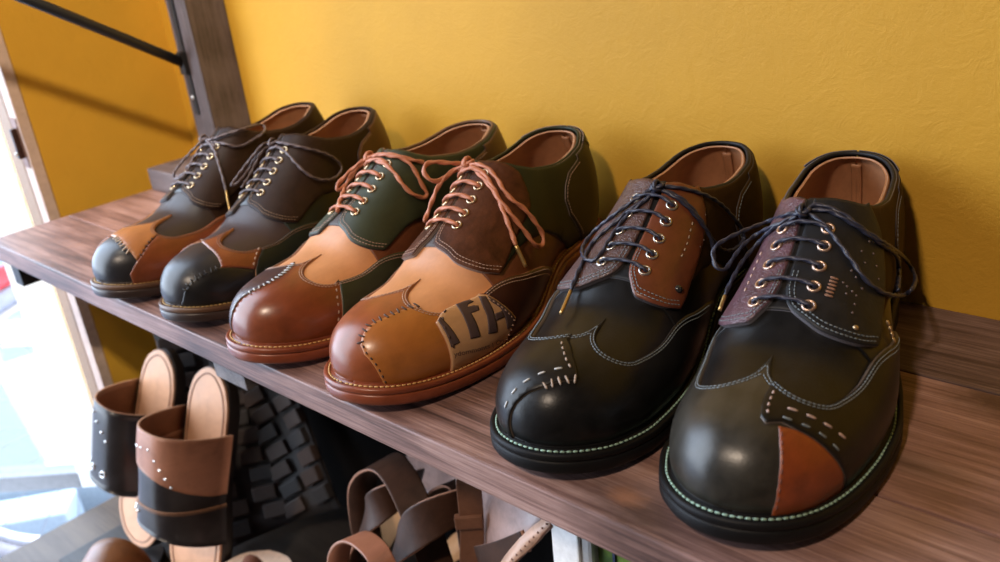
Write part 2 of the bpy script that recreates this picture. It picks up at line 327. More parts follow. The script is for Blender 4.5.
SU, SV = .30, .088      # rough metres per unit of u and v
def triangulate(poly, gu=.0125, gv=.040, inset=.0011):
    B = dense(poly)
    # drop near duplicates
    Q = [B[0]]
    for p in B[1:]:
        if abs(p[0] - Q[-1][0]) * SU + abs(p[1] - Q[-1][1]) * SV > 2e-4: Q.append(p)
    if abs(Q[0][0] - Q[-1][0]) * SU + abs(Q[0][1] - Q[-1][1]) * SV < 2e-4: Q.pop()
    B = Q; nb = len(B)
    A = np.array(B); M = A * [SU, SV]
    area = .5 * np.sum(M[:, 0] * np.roll(M[:, 1], -1) - np.roll(M[:, 0], -1) * M[:, 1])
    if area < 0: B = B[::-1]; A = np.array(B); M = A * [SU, SV]
    T = np.roll(M, -1, 0) - np.roll(M, 1, 0); N = np.stack([-T[:, 1], T[:, 0]], 1); N /= np.linalg.norm(N, axis=1)[:, None] + 1e-12
    pts = [Vector(b) for b in B]
    def dmin(p):
        q = np.array(p) * [SU, SV]; return np.sqrt(((M - q) ** 2).sum(1)).min()
    extra = []
    for k in range(nb):
        p = (M[k] + N[k] * inset) / [SU, SV]
        if inside(p, B) and dmin(p) > inset * .8: extra.append(tuple(p))
    u0, u1 = A[:, 0].min(), A[:, 0].max(); v0, v1 = A[:, 1].min(), A[:, 1].max()
    k = 0
    u = u0 + gu / 2
    while u < u1:
        v = v0 + gv / 2 + (gv / 2 if k % 2 else 0)
        while v < v1:
            if inside((u, v), B) and dmin((u, v)) > .0016: extra.append((u, v))
            v += gv
        u += gu; k += 1
    pts += [Vector(e) for e in extra]
    sc = [Vector((p[0] * SU * 10, p[1] * SV * 10)) for p in pts]
    vs, es, fs, ov, oe, of = delaunay_2d_cdt(sc, [], [list(range(nb))], 1, 1e-6)
    UV = np.array([(v.x / SU / 10, v.y / SV / 10) for v in vs])
    isb = np.array([any(o < nb for o in ov[k]) for k in range(len(vs))])
    return UV, [list(f) for f in fs], isb, B

def panel(name, mat, poly, h0, h1, i, parent, edge=None, roll=.0005):
    """leather panel: outer skin at height h1 over the last, its cut edge reaching down to h0"""
    UV, fs, isb, B = triangulate(poly)
    h = np.where(isb, h1 - roll, h1)
    P = last(UV[:, 0], UV[:, 1], h, i)
    s = side(i)
    # orientation: outward
    out = []
    for f in fs:
        a, b, c = (P[f[0]], P[f[1]], P[f[2]])
        out.append(f)
    # boundary edges of the triangulation
    cnt = {}
    for f in out:
        for k in range(len(f)):
            e = (f[k], f[(k + 1) % len(f)]); cnt[e] = cnt.get(e, 0) + 1
    bed = [e for e in cnt if (e[1], e[0]) not in cnt]
    bi = sorted({k for e in bed for k in e}); mp = {k: len(P) + n for n, k in enumerate(bi)}
    low = last(UV[bi, 0], UV[bi, 1], np.full(len(bi), h0), i)
    allp = np.concatenate([P, low])
    faces = list(out); fm = [0] * len(out)
    for a, b in bed:
        faces.append((b, a, mp[a], mp[b])); fm.append(1 if edge else 0)
    # which way do the faces look?  compare with the outward normal of the last
    f = out[len(out) // 2]; c = UV[f].mean(0)
    n = np.cross(P[f[1]] - P[f[0]], P[f[2]] - P[f[0]])
    o = last(c[0], c[1], .004, i) - last(c[0], c[1], .0, i)
    if n @ o < 0: faces = [tuple(reversed(q)) for q in faces]
    return link(name, allp, faces, [mat, edge or mat], parent, True, fm)

COVER = {}
def along(curve, i, h, off=0.0, step=.0005):
    """dense 3-D polyline of a uv curve, shifted sideways on the surface by off metres (plus = left of travel in u,v)"""
    C = np.array(dense(curve, False, .002, .006))
    T = np.gradient(C, axis=0) * [SU, SV]; T /= np.linalg.norm(T, axis=1)[:, None] + 1e-12
    if off: C = C + np.stack([-T[:, 1], T[:, 0]], 1) * off / [SU, SV]
    C[:, 0] = np.clip(C[:, 0], .003, .997); C[:, 1] = np.clip(C[:, 1], -1, 1)
    H = np.full(len(C), h)
    for poly, ph in COVER.get(i, ()):
        for k in range(len(C)):
            if H[k] < ph and inside((C[k][0], C[k][1]), poly): H[k] = ph
    P = last(C[:, 0], C[:, 1], H, i); Q = last(C[:, 0], C[:, 1], H + .001, i)
    return P, Q - P

def stitch_piece(mb, a, b, up, r, mi=0):
    t = b - a; L = np.linalg.norm(t)
    if L < 1e-6: return
    t /= L; up = up / (np.linalg.norm(up) + 1e-12); sd = np.cross(t, up); sd /= np.linalg.norm(sd) + 1e-12
    vs = []
    for k, (f, rr) in enumerate(((0, .55), (.22, 1), (.78, 1), (1, .55))):
        c = a + t * L * f
        for x, z in ((-1, -.3), (-.6, .75), (.6, .75), (1, -.3)): vs.append(c + sd * x * r * rr + up * z * r * rr)
    fs = [(k * 4 + j, k * 4 + (j + 1) % 4, k * 4 + 4 + (j + 1) % 4, k * 4 + 4 + j) for k in range(3) for j in range(4)]
    fs += [(3, 2, 1, 0), (12, 13, 14, 15)]
    mb.add(vs, fs, mi)

def run_stitches(mb, P, U, pitch, length, r, cross=0.0, lift=.0, jit=0.0, mi=0):
    d = np.concatenate([[0], np.cumsum(np.linalg.norm(np.diff(P, axis=0), axis=1))])
    if d[-1] < pitch: return
    def at(x): return np.array([np.interp(x, d, P[:, k]) for k in range(3)])
    def upa(x): return np.array([np.interp(x, d, U[:, k]) for k in range(3)])
    x = pitch * .5
    while x < d[-1] - length * .5:
        u = upa(x); u /= np.linalg.norm(u) + 1e-12
        if cross:
            t = at(min(x + .0005, d[-1])) - at(max(x - .0005, 0)); t /= np.linalg.norm(t) + 1e-12
            s = np.cross(t, u); j = random.uniform(-jit, jit)
            stitch_piece(mb, at(x) - s * cross / 2 + u * lift + t * j, at(x) + s * cross / 2 + u * lift - t * j, u, r, mi)
        else:
            stitch_piece(mb, at(x - length / 2) + u * lift, at(x + length / 2) + u * lift, u, r, mi)
        x += pitch

def topz(s): return np.interp(s, [0, .166, .172, .178, .188, .2, .215, .235, .255, .27, .286], [.2, .117, .109, .105, .1008, .0985, .0965, .0965, .0985, .1015, .1035])
def vtop(u, sg, i, dz=0.0):
    """|v| at which the wall of the shoe reaches its topline"""
    s = (S1 - S0) * (1 - np.cos(np.pi * u)) / 2 + S0
    zt = float(topz(s)) + dz + TOPLIFT[i] * float(sstep(.22, .28, s))
    vv = np.linspace(0, 1, 160); z = last(np.full(160, u), sg * vv, 0, i)[:, 2]
    if z[0] <= zt: return 0.0
    k = int(np.argmax(z <= zt)); 
    t = (z[k - 1] - zt) / (z[k - 1] - z[k] + 1e-9); return float(vv[k - 1] + (vv[k] - vv[k - 1]) * t)
TOPLIFT = {1: .003, 2: .003, 3: .001, 4: .002, 5: 0, 6: 0}

# ------------------------------------------------------------------ patterns (|v| halves are mirrored)
WING = [(.345, 0), (.33, .008), (.318, .018), (.302, .035), (.285, .080), (.272, .155), (.268, .24), (.274, .34), (.290, .42), (.318, .465), (.345, .497), (.372, .525), (.405, .565), (.432, .62), (.460, .69), (.50, .78), (.545, .89), (.585, 1.0)]
TAB = [(.396, .10), (.390, .18), (.3895, .26), (.393, .35), (.402, .45), (.420, .552)]          # lower edge of the eyelet tab
QBOT = [(.432, .560), (.455, .560), (.482, .577), (.505, .615), (.53, .685), (.558, .745), (.59, .84), (.626, .94), (.661, 1.0)]
COUNTER = [(.684, .68), (.660, .73), (.650, .79), (.660, .875), (.684, .935), (.715, 1.0)]

def half(curve, sg, shift=0.0):
    return [(u, sg * v + shift * (1 - v)) for u, v in curve]

SPEC = {
 1: dict(cw=.09, cf=-.085, near=+1, tan='dark'),
 2: dict(cw=-.01, cf=.085, near=-1),
 3: dict(cw=.03, cf=-.07, near=+1),
 4: dict(cw=-.02, cf=.075, near=-1),
 5: dict(cw=.06, cf=.045, near=+1),
 6: dict(cw=-.005, cf=.035, near=-1),
}

def build_shoe(i, label, M):
    sp = SPEC[i]; x, y, a = SHOES[i]; sd = side(i)
    d = np.array([math.sin(a), math.cos(a)])
    base = .148
    root = thing('derby_shoe', label, 'shoe', (x + d[0] * base, y + d[1] * base, .0004), -a, 'handmade derby shoes in a row on the shelf')
    objs = []
    def P(name, mat, poly, h0, h1, edge=None, lab=None, roll=.0005):
        o = panel(name, mat, poly, h0, h1, i, root, edge, roll); objs.append(o)
        if lab: o['label'] = lab
        return o
    def add(o): objs.append(o); return o
    cw, cf, near = sp['cw'], sp['cf'], sp['near']
    wl = smooth_curve(half(WING, -1, cw)); wm = smooth_curve(half(WING, 1, cw))       # lateral / medial wing edges from the peak
    wing_edge = wl[::-1] + wm[1:]
    # ---- vamp
    P('vamp', M['vamp'], [(.20, -1), (.20, 1), (.53, 1), (.52, .6), (.47, .35), (.47, -.35), (.52, -.6), (.53, -1)][::-1], -.001, .0006, roll=0)
    # ---- wing tip, whole toe
    P('wing_tip', M['wing'], wing_edge + [(.585, 1), (.3, 1), (.1, 1), (.004, 1), (.004, .5), (.004, -.5), (.004, -1), (.1, -1), (.3, -1)], .0004, .0019, M['cut'])
    # ---- side panels and quarters
    edge_near = cf + near * .012; edge_far = cf - near * .022
    for sg in (-1, 1):
        e = edge_near if sg == near else edge_far
        fore = [(.548, e + sg * .015), (.50, e), (.455, e), (.432, e + sg * .004), (.415, e + sg * .022), (.404, e + sg * .055)]
        tab = [(u, e + sg * .055 + (sg * v - (e + sg * .055)) * 1.0) for u, v in TAB if abs(v) > abs(e + sg * .055) + .015 or sg * (e + sg * .055) < 0]
        low = smooth_curve(fore[2:] + tab, 5)
        us = np.concatenate([np.linspace(.548, .64, 16), np.linspace(.65, .997, 34)])
        top = []
        for u in us:
            v = vtop(u, sg, i); 
            vv = sg * v
            if sg * vv < sg * (e + sg * .02): vv = e + sg * .02
            top.append((float(u), vv))
        qb = half(QBOT, sg)
        side_name = 'side_panel'
        P(side_name, M['side'], [(.40, sg * .42)] + [(.40, sg * 1.0), (.70, sg * 1.0), (.70, sg * .86), (.64, sg * .72), (.56, sg * .58), (.47, sg * .47)], .0003, .0012, roll=0)
        q = fore[:2] + low + qb + [(.75, sg * 1.0), (.90, sg * 1.0), (.997, sg * 1.0)] + top[::-1]
        P('quarter', M['quarter%d' % sg], q, .0006, .0030, M['cut2'])
        if 'tabc%d' % sg in M:
            rear = [(.420, .552), (.436, .545), (.462, .525), (.488, .513), (.515, .522), (.543, .535), (.552, .49), (.556, .42), (.560, .35)]
            if i >= 5: rear = [(.420, .552), (.438, .56), (.470, .55), (.50, .555), (.53, .56), (.556, .545), (.568, .49), (.572, .42), (.575, .36)]
            rr = half(rear, sg); tl = [p for p in top if p[0] < rear[-1][0] and sg * p[1] < .34]
            tl = [(u, v + sg * .012) for u, v in tl]
            f2 = [(u, v + sg * .0) for u, v in fore[:2]]
            P('eyelet_facing', M['tabc%d' % sg], f2 + low + rr[1:] + tl[::-1], .0028, .0040, M['cut2'])
        # heel counter
        ct = half(COUNTER, sg)
        tc = [(u, sg * vtop(u, sg, i)) for u in np.linspace(.74, .997, 18)]
        if M.get('counter'):
            P('heel_counter', M['counter'], [(.74, sg * (vtop(.74, sg, i) + .05))] + ct + [(.9, sg), (.997, sg)] + [(u, v + sg * .02) for u, v in tc[::-1]], .0026, .0040, M['cut2'])
        if M.get('heel_tab'):
            tb = [(u, v + sg * .006) for u, v in tc[4:]]
            P('heel_tab', M['heel_tab'], tb + [(.997, sg * (abs(tc[-1][1]) + .20)), (.93, sg * (abs(tc[-1][1]) + .17)), (.86, sg * (abs(tc[8][1]) + .10))], .0038, .0050, M['cut2'])
        sp['top%d' % sg] = top
        sp['low%d' % sg] = low; sp['fore%d' % sg] = fore; sp['e%d' % sg] = e
        # lining of this side
        lin = [(.50, e + sg * .02)] + [(min(u + .0025 * (u > .99), .9995), v + sg * .001) for u, v in top] + [(.9995, sg * 1), (.7, sg), (.50, sg)]
        o = panel('lining', M['lining'], lin, -.0040, -.0018, i, root); add(o)
        for pl in o.data.polygons: pass
    # ---- tongue
    P('tongue', M['tongue'], [(.405, cf - .17), (.405, cf + .17), (.50, cf + .2), (.532, cf + .19), (.548, cf + .10), (.551, cf), (.548, cf - .10), (.532, cf - .19), (.50, cf - .2)], -.0015, .0017, M['cut2'])
    # ---- topline binding
    ring = [last(u, v, .0006, i) for u, v in sp['top-1']] + [last(u, v, .0006, i) for u, v in sp['top1'][::-1]]
    ring = [r for k, r in enumerate(ring) if k == 0 or np.linalg.norm(r - ring[k - 1]) > .0012]
    mb = MB(); mb.tube(crom(ring, .003), .0013, 8); add(mb.build('topline_binding', M['binding'], root))
    ring2 = [last(u, v, -.0028, i) + np.array([0, 0, -.0006]) for u, v in sp['top-1'][6:]] + [last(u, v, -.0028, i) + np.array([0, 0, -.0006]) for u, v in sp['top1'][6:][::-1]]
    ring2 = [r for k, r in enumerate(ring2) if k == 0 or np.linalg.norm(r - ring2[k - 1]) > .0012]
    mb = MB(); mb.tube(crom(ring2, .003), .00055, 6); add(mb.build('lining_edge', M['lining_edge'], root))
    seamp = [last(.9995, v, -.0030, i) + np.array([0, 0, -.0005]) for v in np.linspace(abs(sp['top1'][-1][1]) + .045, .97, 12)]
    mb = MB(); mb.tube(crom(seamp, .004), .0032, 10, flat=.25); add(mb.build('heel_seam_tape', M['lining'], root))
    # ---- insole
    ss = np.linspace(.10, LEN - .012, 30); us = usole(ss)
    vs = [(sd * (flat(us[k]) * .86 * WS[i] - .004), ss[k], zfeather(ss[k]) + .003) for k in range(30)] + [(-sd * (fmed(us[k]) * .86 * WS[i] - .004), ss[k], zfeather(ss[k]) + .003) for k in range(30)]
    add(link('insole', vs, [(k, k + 1, 31 + k, 30 + k) for k in range(29)], M['lining'], root))
    # ---- extra patches
    COVER[i] = []
    for (nm, mat, poly, h0, h1, lab) in M.get('patches', ()):
        COVER[i].append((poly, h1 + .0001))
        P(nm, mat, poly, h0, h1, M.get('pcut') or M['cut'], lab)
    # ---- sole: welt, outsole, heel
    n = 120; t = np.linspace(0, 1, n + 1); S = LEN * (1 - np.cos(np.pi * t)) / 2
    lat = np.stack([sd * flat(usole(S)) * WS[i], S], 1); med = np.stack([-sd * fmed(usole(S)) * WS[i], S], 1)
    R = np.concatenate([lat, med[1:-1][::-1]]); nr = len(R)
    R[0] = (0, 0); 
    T = np.roll(R, -1, 0) - np.roll(R, 1, 0); N = np.stack([T[:, 1], -T[:, 0]], 1); N /= np.linalg.norm(N, axis=1)[:, None]
    cc = np.array([0, .15]); N *= np.sign(((R - cc) * N).sum(1))[:, None]
    zt = zfeather(R[:, 1])
    trim = M.get('trim', 0.0)
    def ringv(off, dz, bottom=False):
        q = R + N * (off - trim); z = zt + dz
        return np.stack([q[:, 0], q[:, 1], z], 1)
    def sweep(name, prof, mat, fill=True, mats=None, fm=None):
        vs = []; fs = []; m = len(prof)
        for off, dz in prof: vs += list(ringv(off, dz))
        mi = []
        for k in range(m - 1):
            for j in range(nr):
                j2 = (j + 1) % nr; fs.append((k * nr + j, k * nr + j2, (k + 1) * nr + j2, (k + 1) * nr + j)); mi.append(fm[k] if fm else 0)
        if fill:
            fs.append(tuple((m - 1) * nr + j for j in range(nr))); mi.append(mi[-1]); fs.append(tuple(range(nr - 1, -1, -1))); mi.append(mi[0])
        if sd < 0: fs = [tuple(reversed(f)) for f in fs]
        return add(link(name, vs, fs, mats or mat, root, True, mi))
    w = M['welt_h']
    sweep('welt', [(-.016, .0004), (-.0055, .0004), (-.0048, -.0002), (-.0040, -.0004), (-.0032, -.0002), (-.0022, .0005), (-.0008, .0003), (0, -.0006), (0, -w + .0006), (-.0006, -w)], M['welt'])
    sweep('outsole', [(-.003, -w + .0001), (-.0004, -w - .0002), (.0003, -w - .0012), (.0003, -.0092), (-.0004, -.0108), (-.0022, -.0118)], M['outsole'])
    # heel block under the raised seat
    sel = [k for k in range(nr) if R[k, 1] > .214]
    hb = sorted(sel, key=lambda k: (k))
    loop = [k for k in hb if k <= n] + [k for k in hb if k > n]
    pr = [(-.0012, 0.0), (-.0002, .002), (0, .018)]
    q = R + N * (-trim - .0005)
    vs = []; 
    for off, z in ((-.0015, 0), (0, .0016), (.0, .009), (-.0006, .0098), (0, .0106), (0, 1)):
        for k in loop:
            p = q[k] + N[k] * off
            vs.append((p[0], p[1], min(z, zt[k] - .0116) if z == 1 else min(z, zt[k] - .012)))
    m = len(loop)
    fs = [(r * m + j, r * m + (j + 1) % m, (r + 1) * m + (j + 1) % m, (r + 1) * m + j) for r in range(5) for j in range(m)]
    fs += [tuple(range(m - 1, -1, -1)), tuple(5 * m + j for j in range(m))]
    if sd < 0: fs = [tuple(reversed(f)) for f in fs]
    add(link('heel', vs, fs, M['outsole'], root, False))
    # rand roll hugging the upper
    uu = np.concatenate([np.linspace(.02, .985, 90)])
    ra = [last(u, -1, .0012, i) for u in uu] + [last(u, 1, .0012, i) for u in uu[::-1]]
    mb = MB(); mb.tube(crom([p + np.array([0, 0, .0009]) for p in ra] + [ra[0] + np.array([0, 0, .0009])], .004), .0017, 8)
    add(mb.build('rand', M['rand'], root))
    # welt stitching
    k0 = [k for k in range(nr)]
    W = ringv(-.0036, .0002); U = np.tile([0, 0, 1.], (nr, 1))
    order = [k for k in range(nr) if True]
    st = MB()
    Wc = np.concatenate([W[n - 30:n:-1] if False else W, W[:1]]); Uc = np.tile([0, 0, 1.], (len(Wc), 1))
    run_stitches(st, Wc, Uc, .0033, .0026, .00062, lift=.0001)
    add(st.build('welt_stitching', M['thread_welt'], root))
    # ---- seams sewn on the upper
    for c, s2 in ((wl, 1), (wm, -1)):
        sts = {}
        for off in (.0012, .0028):
            cc_ = c[(12 if off < .002 else 20):]; runs = [[]]
            for q_ in dense(cc_, False):
                if any(nm_ == 'printed_patch' and inside((q_[0] - .004, q_[1]), po_) for nm_, _m, po_, _a, _b, _l in M.get('patches', ())): runs.append([])
                else: runs[-1].append(q_)
            for kr, rn in enumerate([q_ for q_ in runs if len(q_) > 4]):
                st = sts.setdefault(kr, MB()); Pp, Up = along(rn, i, .0020, -off * s2); run_stitches(st, Pp, Up, .0024, .0019, M.get('tw', .00034))
        for st in sts.values(): add(st.build('wing_stitching', M['thread_wing'], root))
    hq = .0041 if 'tabc1' in M else .0031
    for sg in (-1, 1):
        st = MB(); c = sp['low%d' % sg]
        for off in (.0015, .0031):
            Pp, Up = along(c, i, hq, off * (1 if sg < 0 else -1)); run_stitches(st, Pp, Up, .0024, .0018, .00032)
        add(st.build('quarter_stitching', M['thread_q'], root))
        if M.get('counter'):
            st = MB(); ct = half(COUNTER, sg)
            Pp, Up = along([(.74, sg * (vtop(.74, sg, i) + .05))] + ct, i, .0041, .0016 * (1 if sg < 0 else -1)); run_stitches(st, Pp, Up, .0026, .0019, .0003)
            add(st.build('counter_stitching', M['thread_q'], root))
    for nm, mat, rows in M.get('seams', ()):
        st = MB()
        for r in rows:
            c = r['c']; c = smooth_curve(c) if len(c) > 2 else c
            Pp, Up = along(c, i, r.get('h', .0030), r.get('off', 0)); run_stitches(st, Pp, Up, r['p'], r['l'], r.get('r', .0005), r.get('x', 0), 0, r.get('j', 0))
        if st.v: add(st.build(nm, mat, root))
    for nm, mat, pts, rad, h in M.get('dots', ()):
        st = MB()
        for u, v in pts:
            p = last(u, v, h, i); nn = last(u, v, h + .001, i) - p; nn /= np.linalg.norm(nn)
            Q = Vector(nn).to_track_quat('Z', 'Y').to_matrix().to_4x4(); Q.translation = Vector(p)
            st.lathe([(rad, 0), (rad * .85, rad * .45), (rad * .4, rad * .7), (0, rad * .75)], 10, 0, Q)
        add(st.build(nm, mat, root))
    for nm, mat, polys, h0, h1 in M.get('print', ()):
        for pol in polys: P(nm, mat, pol, h0, h1, roll=0)
    for txt_, q4 in M.get('small_print', ()):
        cu = bpy.data.curves.new('t', 'FONT'); cu.body = txt_; cu.resolution_u = 3; to = bpy.data.objects.new('t', cu); COL.objects.link(to)
        bpy.context.view_layer.update(); me = to.to_mesh(); V = np.array([v.co[:] for v in me.vertices]); F = [tuple(p.vertices) for p in me.polygons]; to.to_mesh_clear()
        bpy.data.objects.remove(to); bpy.data.curves.remove(cu)
        x0, x1 = V[:, 0].min(), V[:, 0].max(); y0, y1 = -.18, .75
        fx = (V[:, 0] - x0) / (x1 - x0); fy = (V[:, 1] - y0) / (y1 - y0); q4 = np.array(q4)
        UVt = (1 - fx)[:, None] * ((1 - fy)[:, None] * q4[0] + fy[:, None] * q4[3]) + fx[:, None] * ((1 - fy)[:, None] * q4[1] + fy[:, None] * q4[2])
        add(link('brand_small_print', last(UVt[:, 0], np.clip(UVt[:, 1], -1, 1), np.full(len(UVt), .00455), i), F, INK, root, False))
    # ---- eyelets and lacing
    en = sp['e%d' % near]; ef = sp['e%d' % -near]
    rows_u = M['rows_u']; dv = M.get('eyelet_dv', .125)
    hf = .0041 if 'tabc1' in M else .0031
    lr = M['lace_r']
    for k, u in enumerate(rows_u):
        cents = []
        for sg, e in ((near, en), (-near, ef)):
            v = e + sg * (dv + .004 * k * (0))
            p = last(u, v, hf, i); nn = last(u, v, hf + .001, i) - p; nn /= np.linalg.norm(nn)
            Q = Vector(nn).to_track_quat('Z', 'Y').to_matrix().to_4x4(); Q.translation = Vector(p)
            eb = MB(); eb.lathe([(.0036, -.0003), (.0037, .0004), (.0032, .0010), (.0026, .0010), (.0021, .0003), (.0020, -.0008)], 20, 0, Q)
            eb.lathe([(.0021, -.0002), (.0, -.0002)], 20, 1, Q)
            add(eb.build('eyelet', [M['eyelet'], DARK], root)); cents.append((p, nn, v))
        # one bar of the lacing
        (p1, n1, v1), (p2, n2, v2) = cents
        pts = [p1 - n1 * .0015, p1 + n1 * .0014]
        for f in (.22, .42, .6, .8):
            vv = v1 + (v2 - v1) * f; pts.append(last(u + .002 * math.sin(f * 3), vv, hf + lr + .0004 + .0006 * math.sin(f * math.pi), i))
        pts += [p2 + n2 * .0014, p2 - n2 * .0015]
        mb = MB(); mb.tube(crom(pts, .0007), lr, 16, braid=.34, pitch=lr * 6.5, strands=2, flat=.9); add(mb.build('lace', M['lace'], root))
    L = LACE_PATHS[i]
    for nm, pts in L.items():
        if nm == 'knot':
            c = np.array(pts[0]); mb = MB()
            for kk, (rx, ry, tilt) in enumerate(((.0042, .0030, .3), (.0036, .0036, 1.7), (.0030, .0042, 2.6))):
                th = np.linspace(0, 2 * np.pi, 15)[:-1]
                ringp = [c + np.array([rx * math.cos(q) * math.cos(tilt), ry * math.sin(q), rx * math.cos(q) * math.sin(tilt) + .0004]) for q in th]
                mb.tube(crom(ringp + [ringp[0]], .0008), lr * .95, 10, braid=.2, pitch=lr * 4)
            add(mb.build('knot', M['lace'], root))
        elif nm.startswith('agl'):
            mb = MB(); mb.tube(crom(pts, .002), lr * .78, 10); add(mb.build('aglet', M['aglet'], root))
        else:
            mb = MB(); mb.tube(crom(pts, .0008), lr, 16, braid=.34, pitch=lr * 6.5, strands=2)
            add(mb.build('lace_loop' if nm.startswith('loop') else 'lace_end', M['lace'], root))
    def first(nm): return next((o for o in objs if o.name.split('.')[0] == nm), None)
    fac = [o for o in objs if o.name.split('.')[0] == ('eyelet_facing' if 'tabc1' in M else 'quarter')]      # lateral, medial
    pat = [o for o in objs if o.name.split('.')[0] in ('toe_inlay', 'toe_overlay', 'wing_inlay')]
    cnt = [o for o in objs if o.name.split('.')[0] == 'heel_counter']; lacends = [o for o in objs if o.name.split('.')[0] == 'lace_end']
    for o in objs:
        nm = o.name.split('.')[0]; p = None
        mx = sum(v.co.x for v in o.data.vertices) / max(1, len(o.data.vertices)) * sd
        if nm == 'wing_stitching': p = first('wing_tip')
        elif nm in ('quarter_stitching', 'eyelet', 'facing_stitching', 'punched_dots', 'rivet', 'brass_clip'): p = fac[0 if mx > (-cf * .04) else 1]
        elif nm == 'counter_stitching' and cnt: p = cnt[0 if mx > 0 else 1]
        elif nm == 'welt_stitching': p = first('welt')
        elif nm == 'aglet' and lacends: p = lacends[0]
        elif nm in ('brand_lettering', 'brand_small_print', 'patch_stitching'): p = first('printed_patch')
        elif nm in ('cross_stitching', 'hand_stitching', 'inlay_stitching', 'panel_stitching') and pat: p = pat[0]
        if p is not None and p is not o: o.parent = p
    for o in objs:      # pieces were laid out from the toe tip: bring them over the thing's origin
        o.data.transform(Matrix.Translation((0, -base, 0)))
    return root

# ------------------------------------------------------------------ colours
INK = plain('faded_ink', (.12, .07, .06), .55)
DARK = plain('dark_hole', (.006, .005, .005), .8)
LIN = leather('tan_lining', (.36, .16, .075), .5, .2, 700, .05)
LINE = plain('lining_edge_pale', (.42, .26, .19), .5)
BRASS = plain('antique_brass', (.62, .47, .30), .32, .9)
GUN = plain('dull_copper_ring', (.60, .42, .33), .35, .85)
GOLD = plain('golden_aglet', (.55, .36, .14), .35, .8)
CUT_D = plain('dark_cut_edge', (.035, .03, .035), .6)
CUT_B = plain('brown_cut_edge', (.30, .14, .085), .55)
CUT_T = plain('tan_cut_edge', (.42, .20, .10), .55)

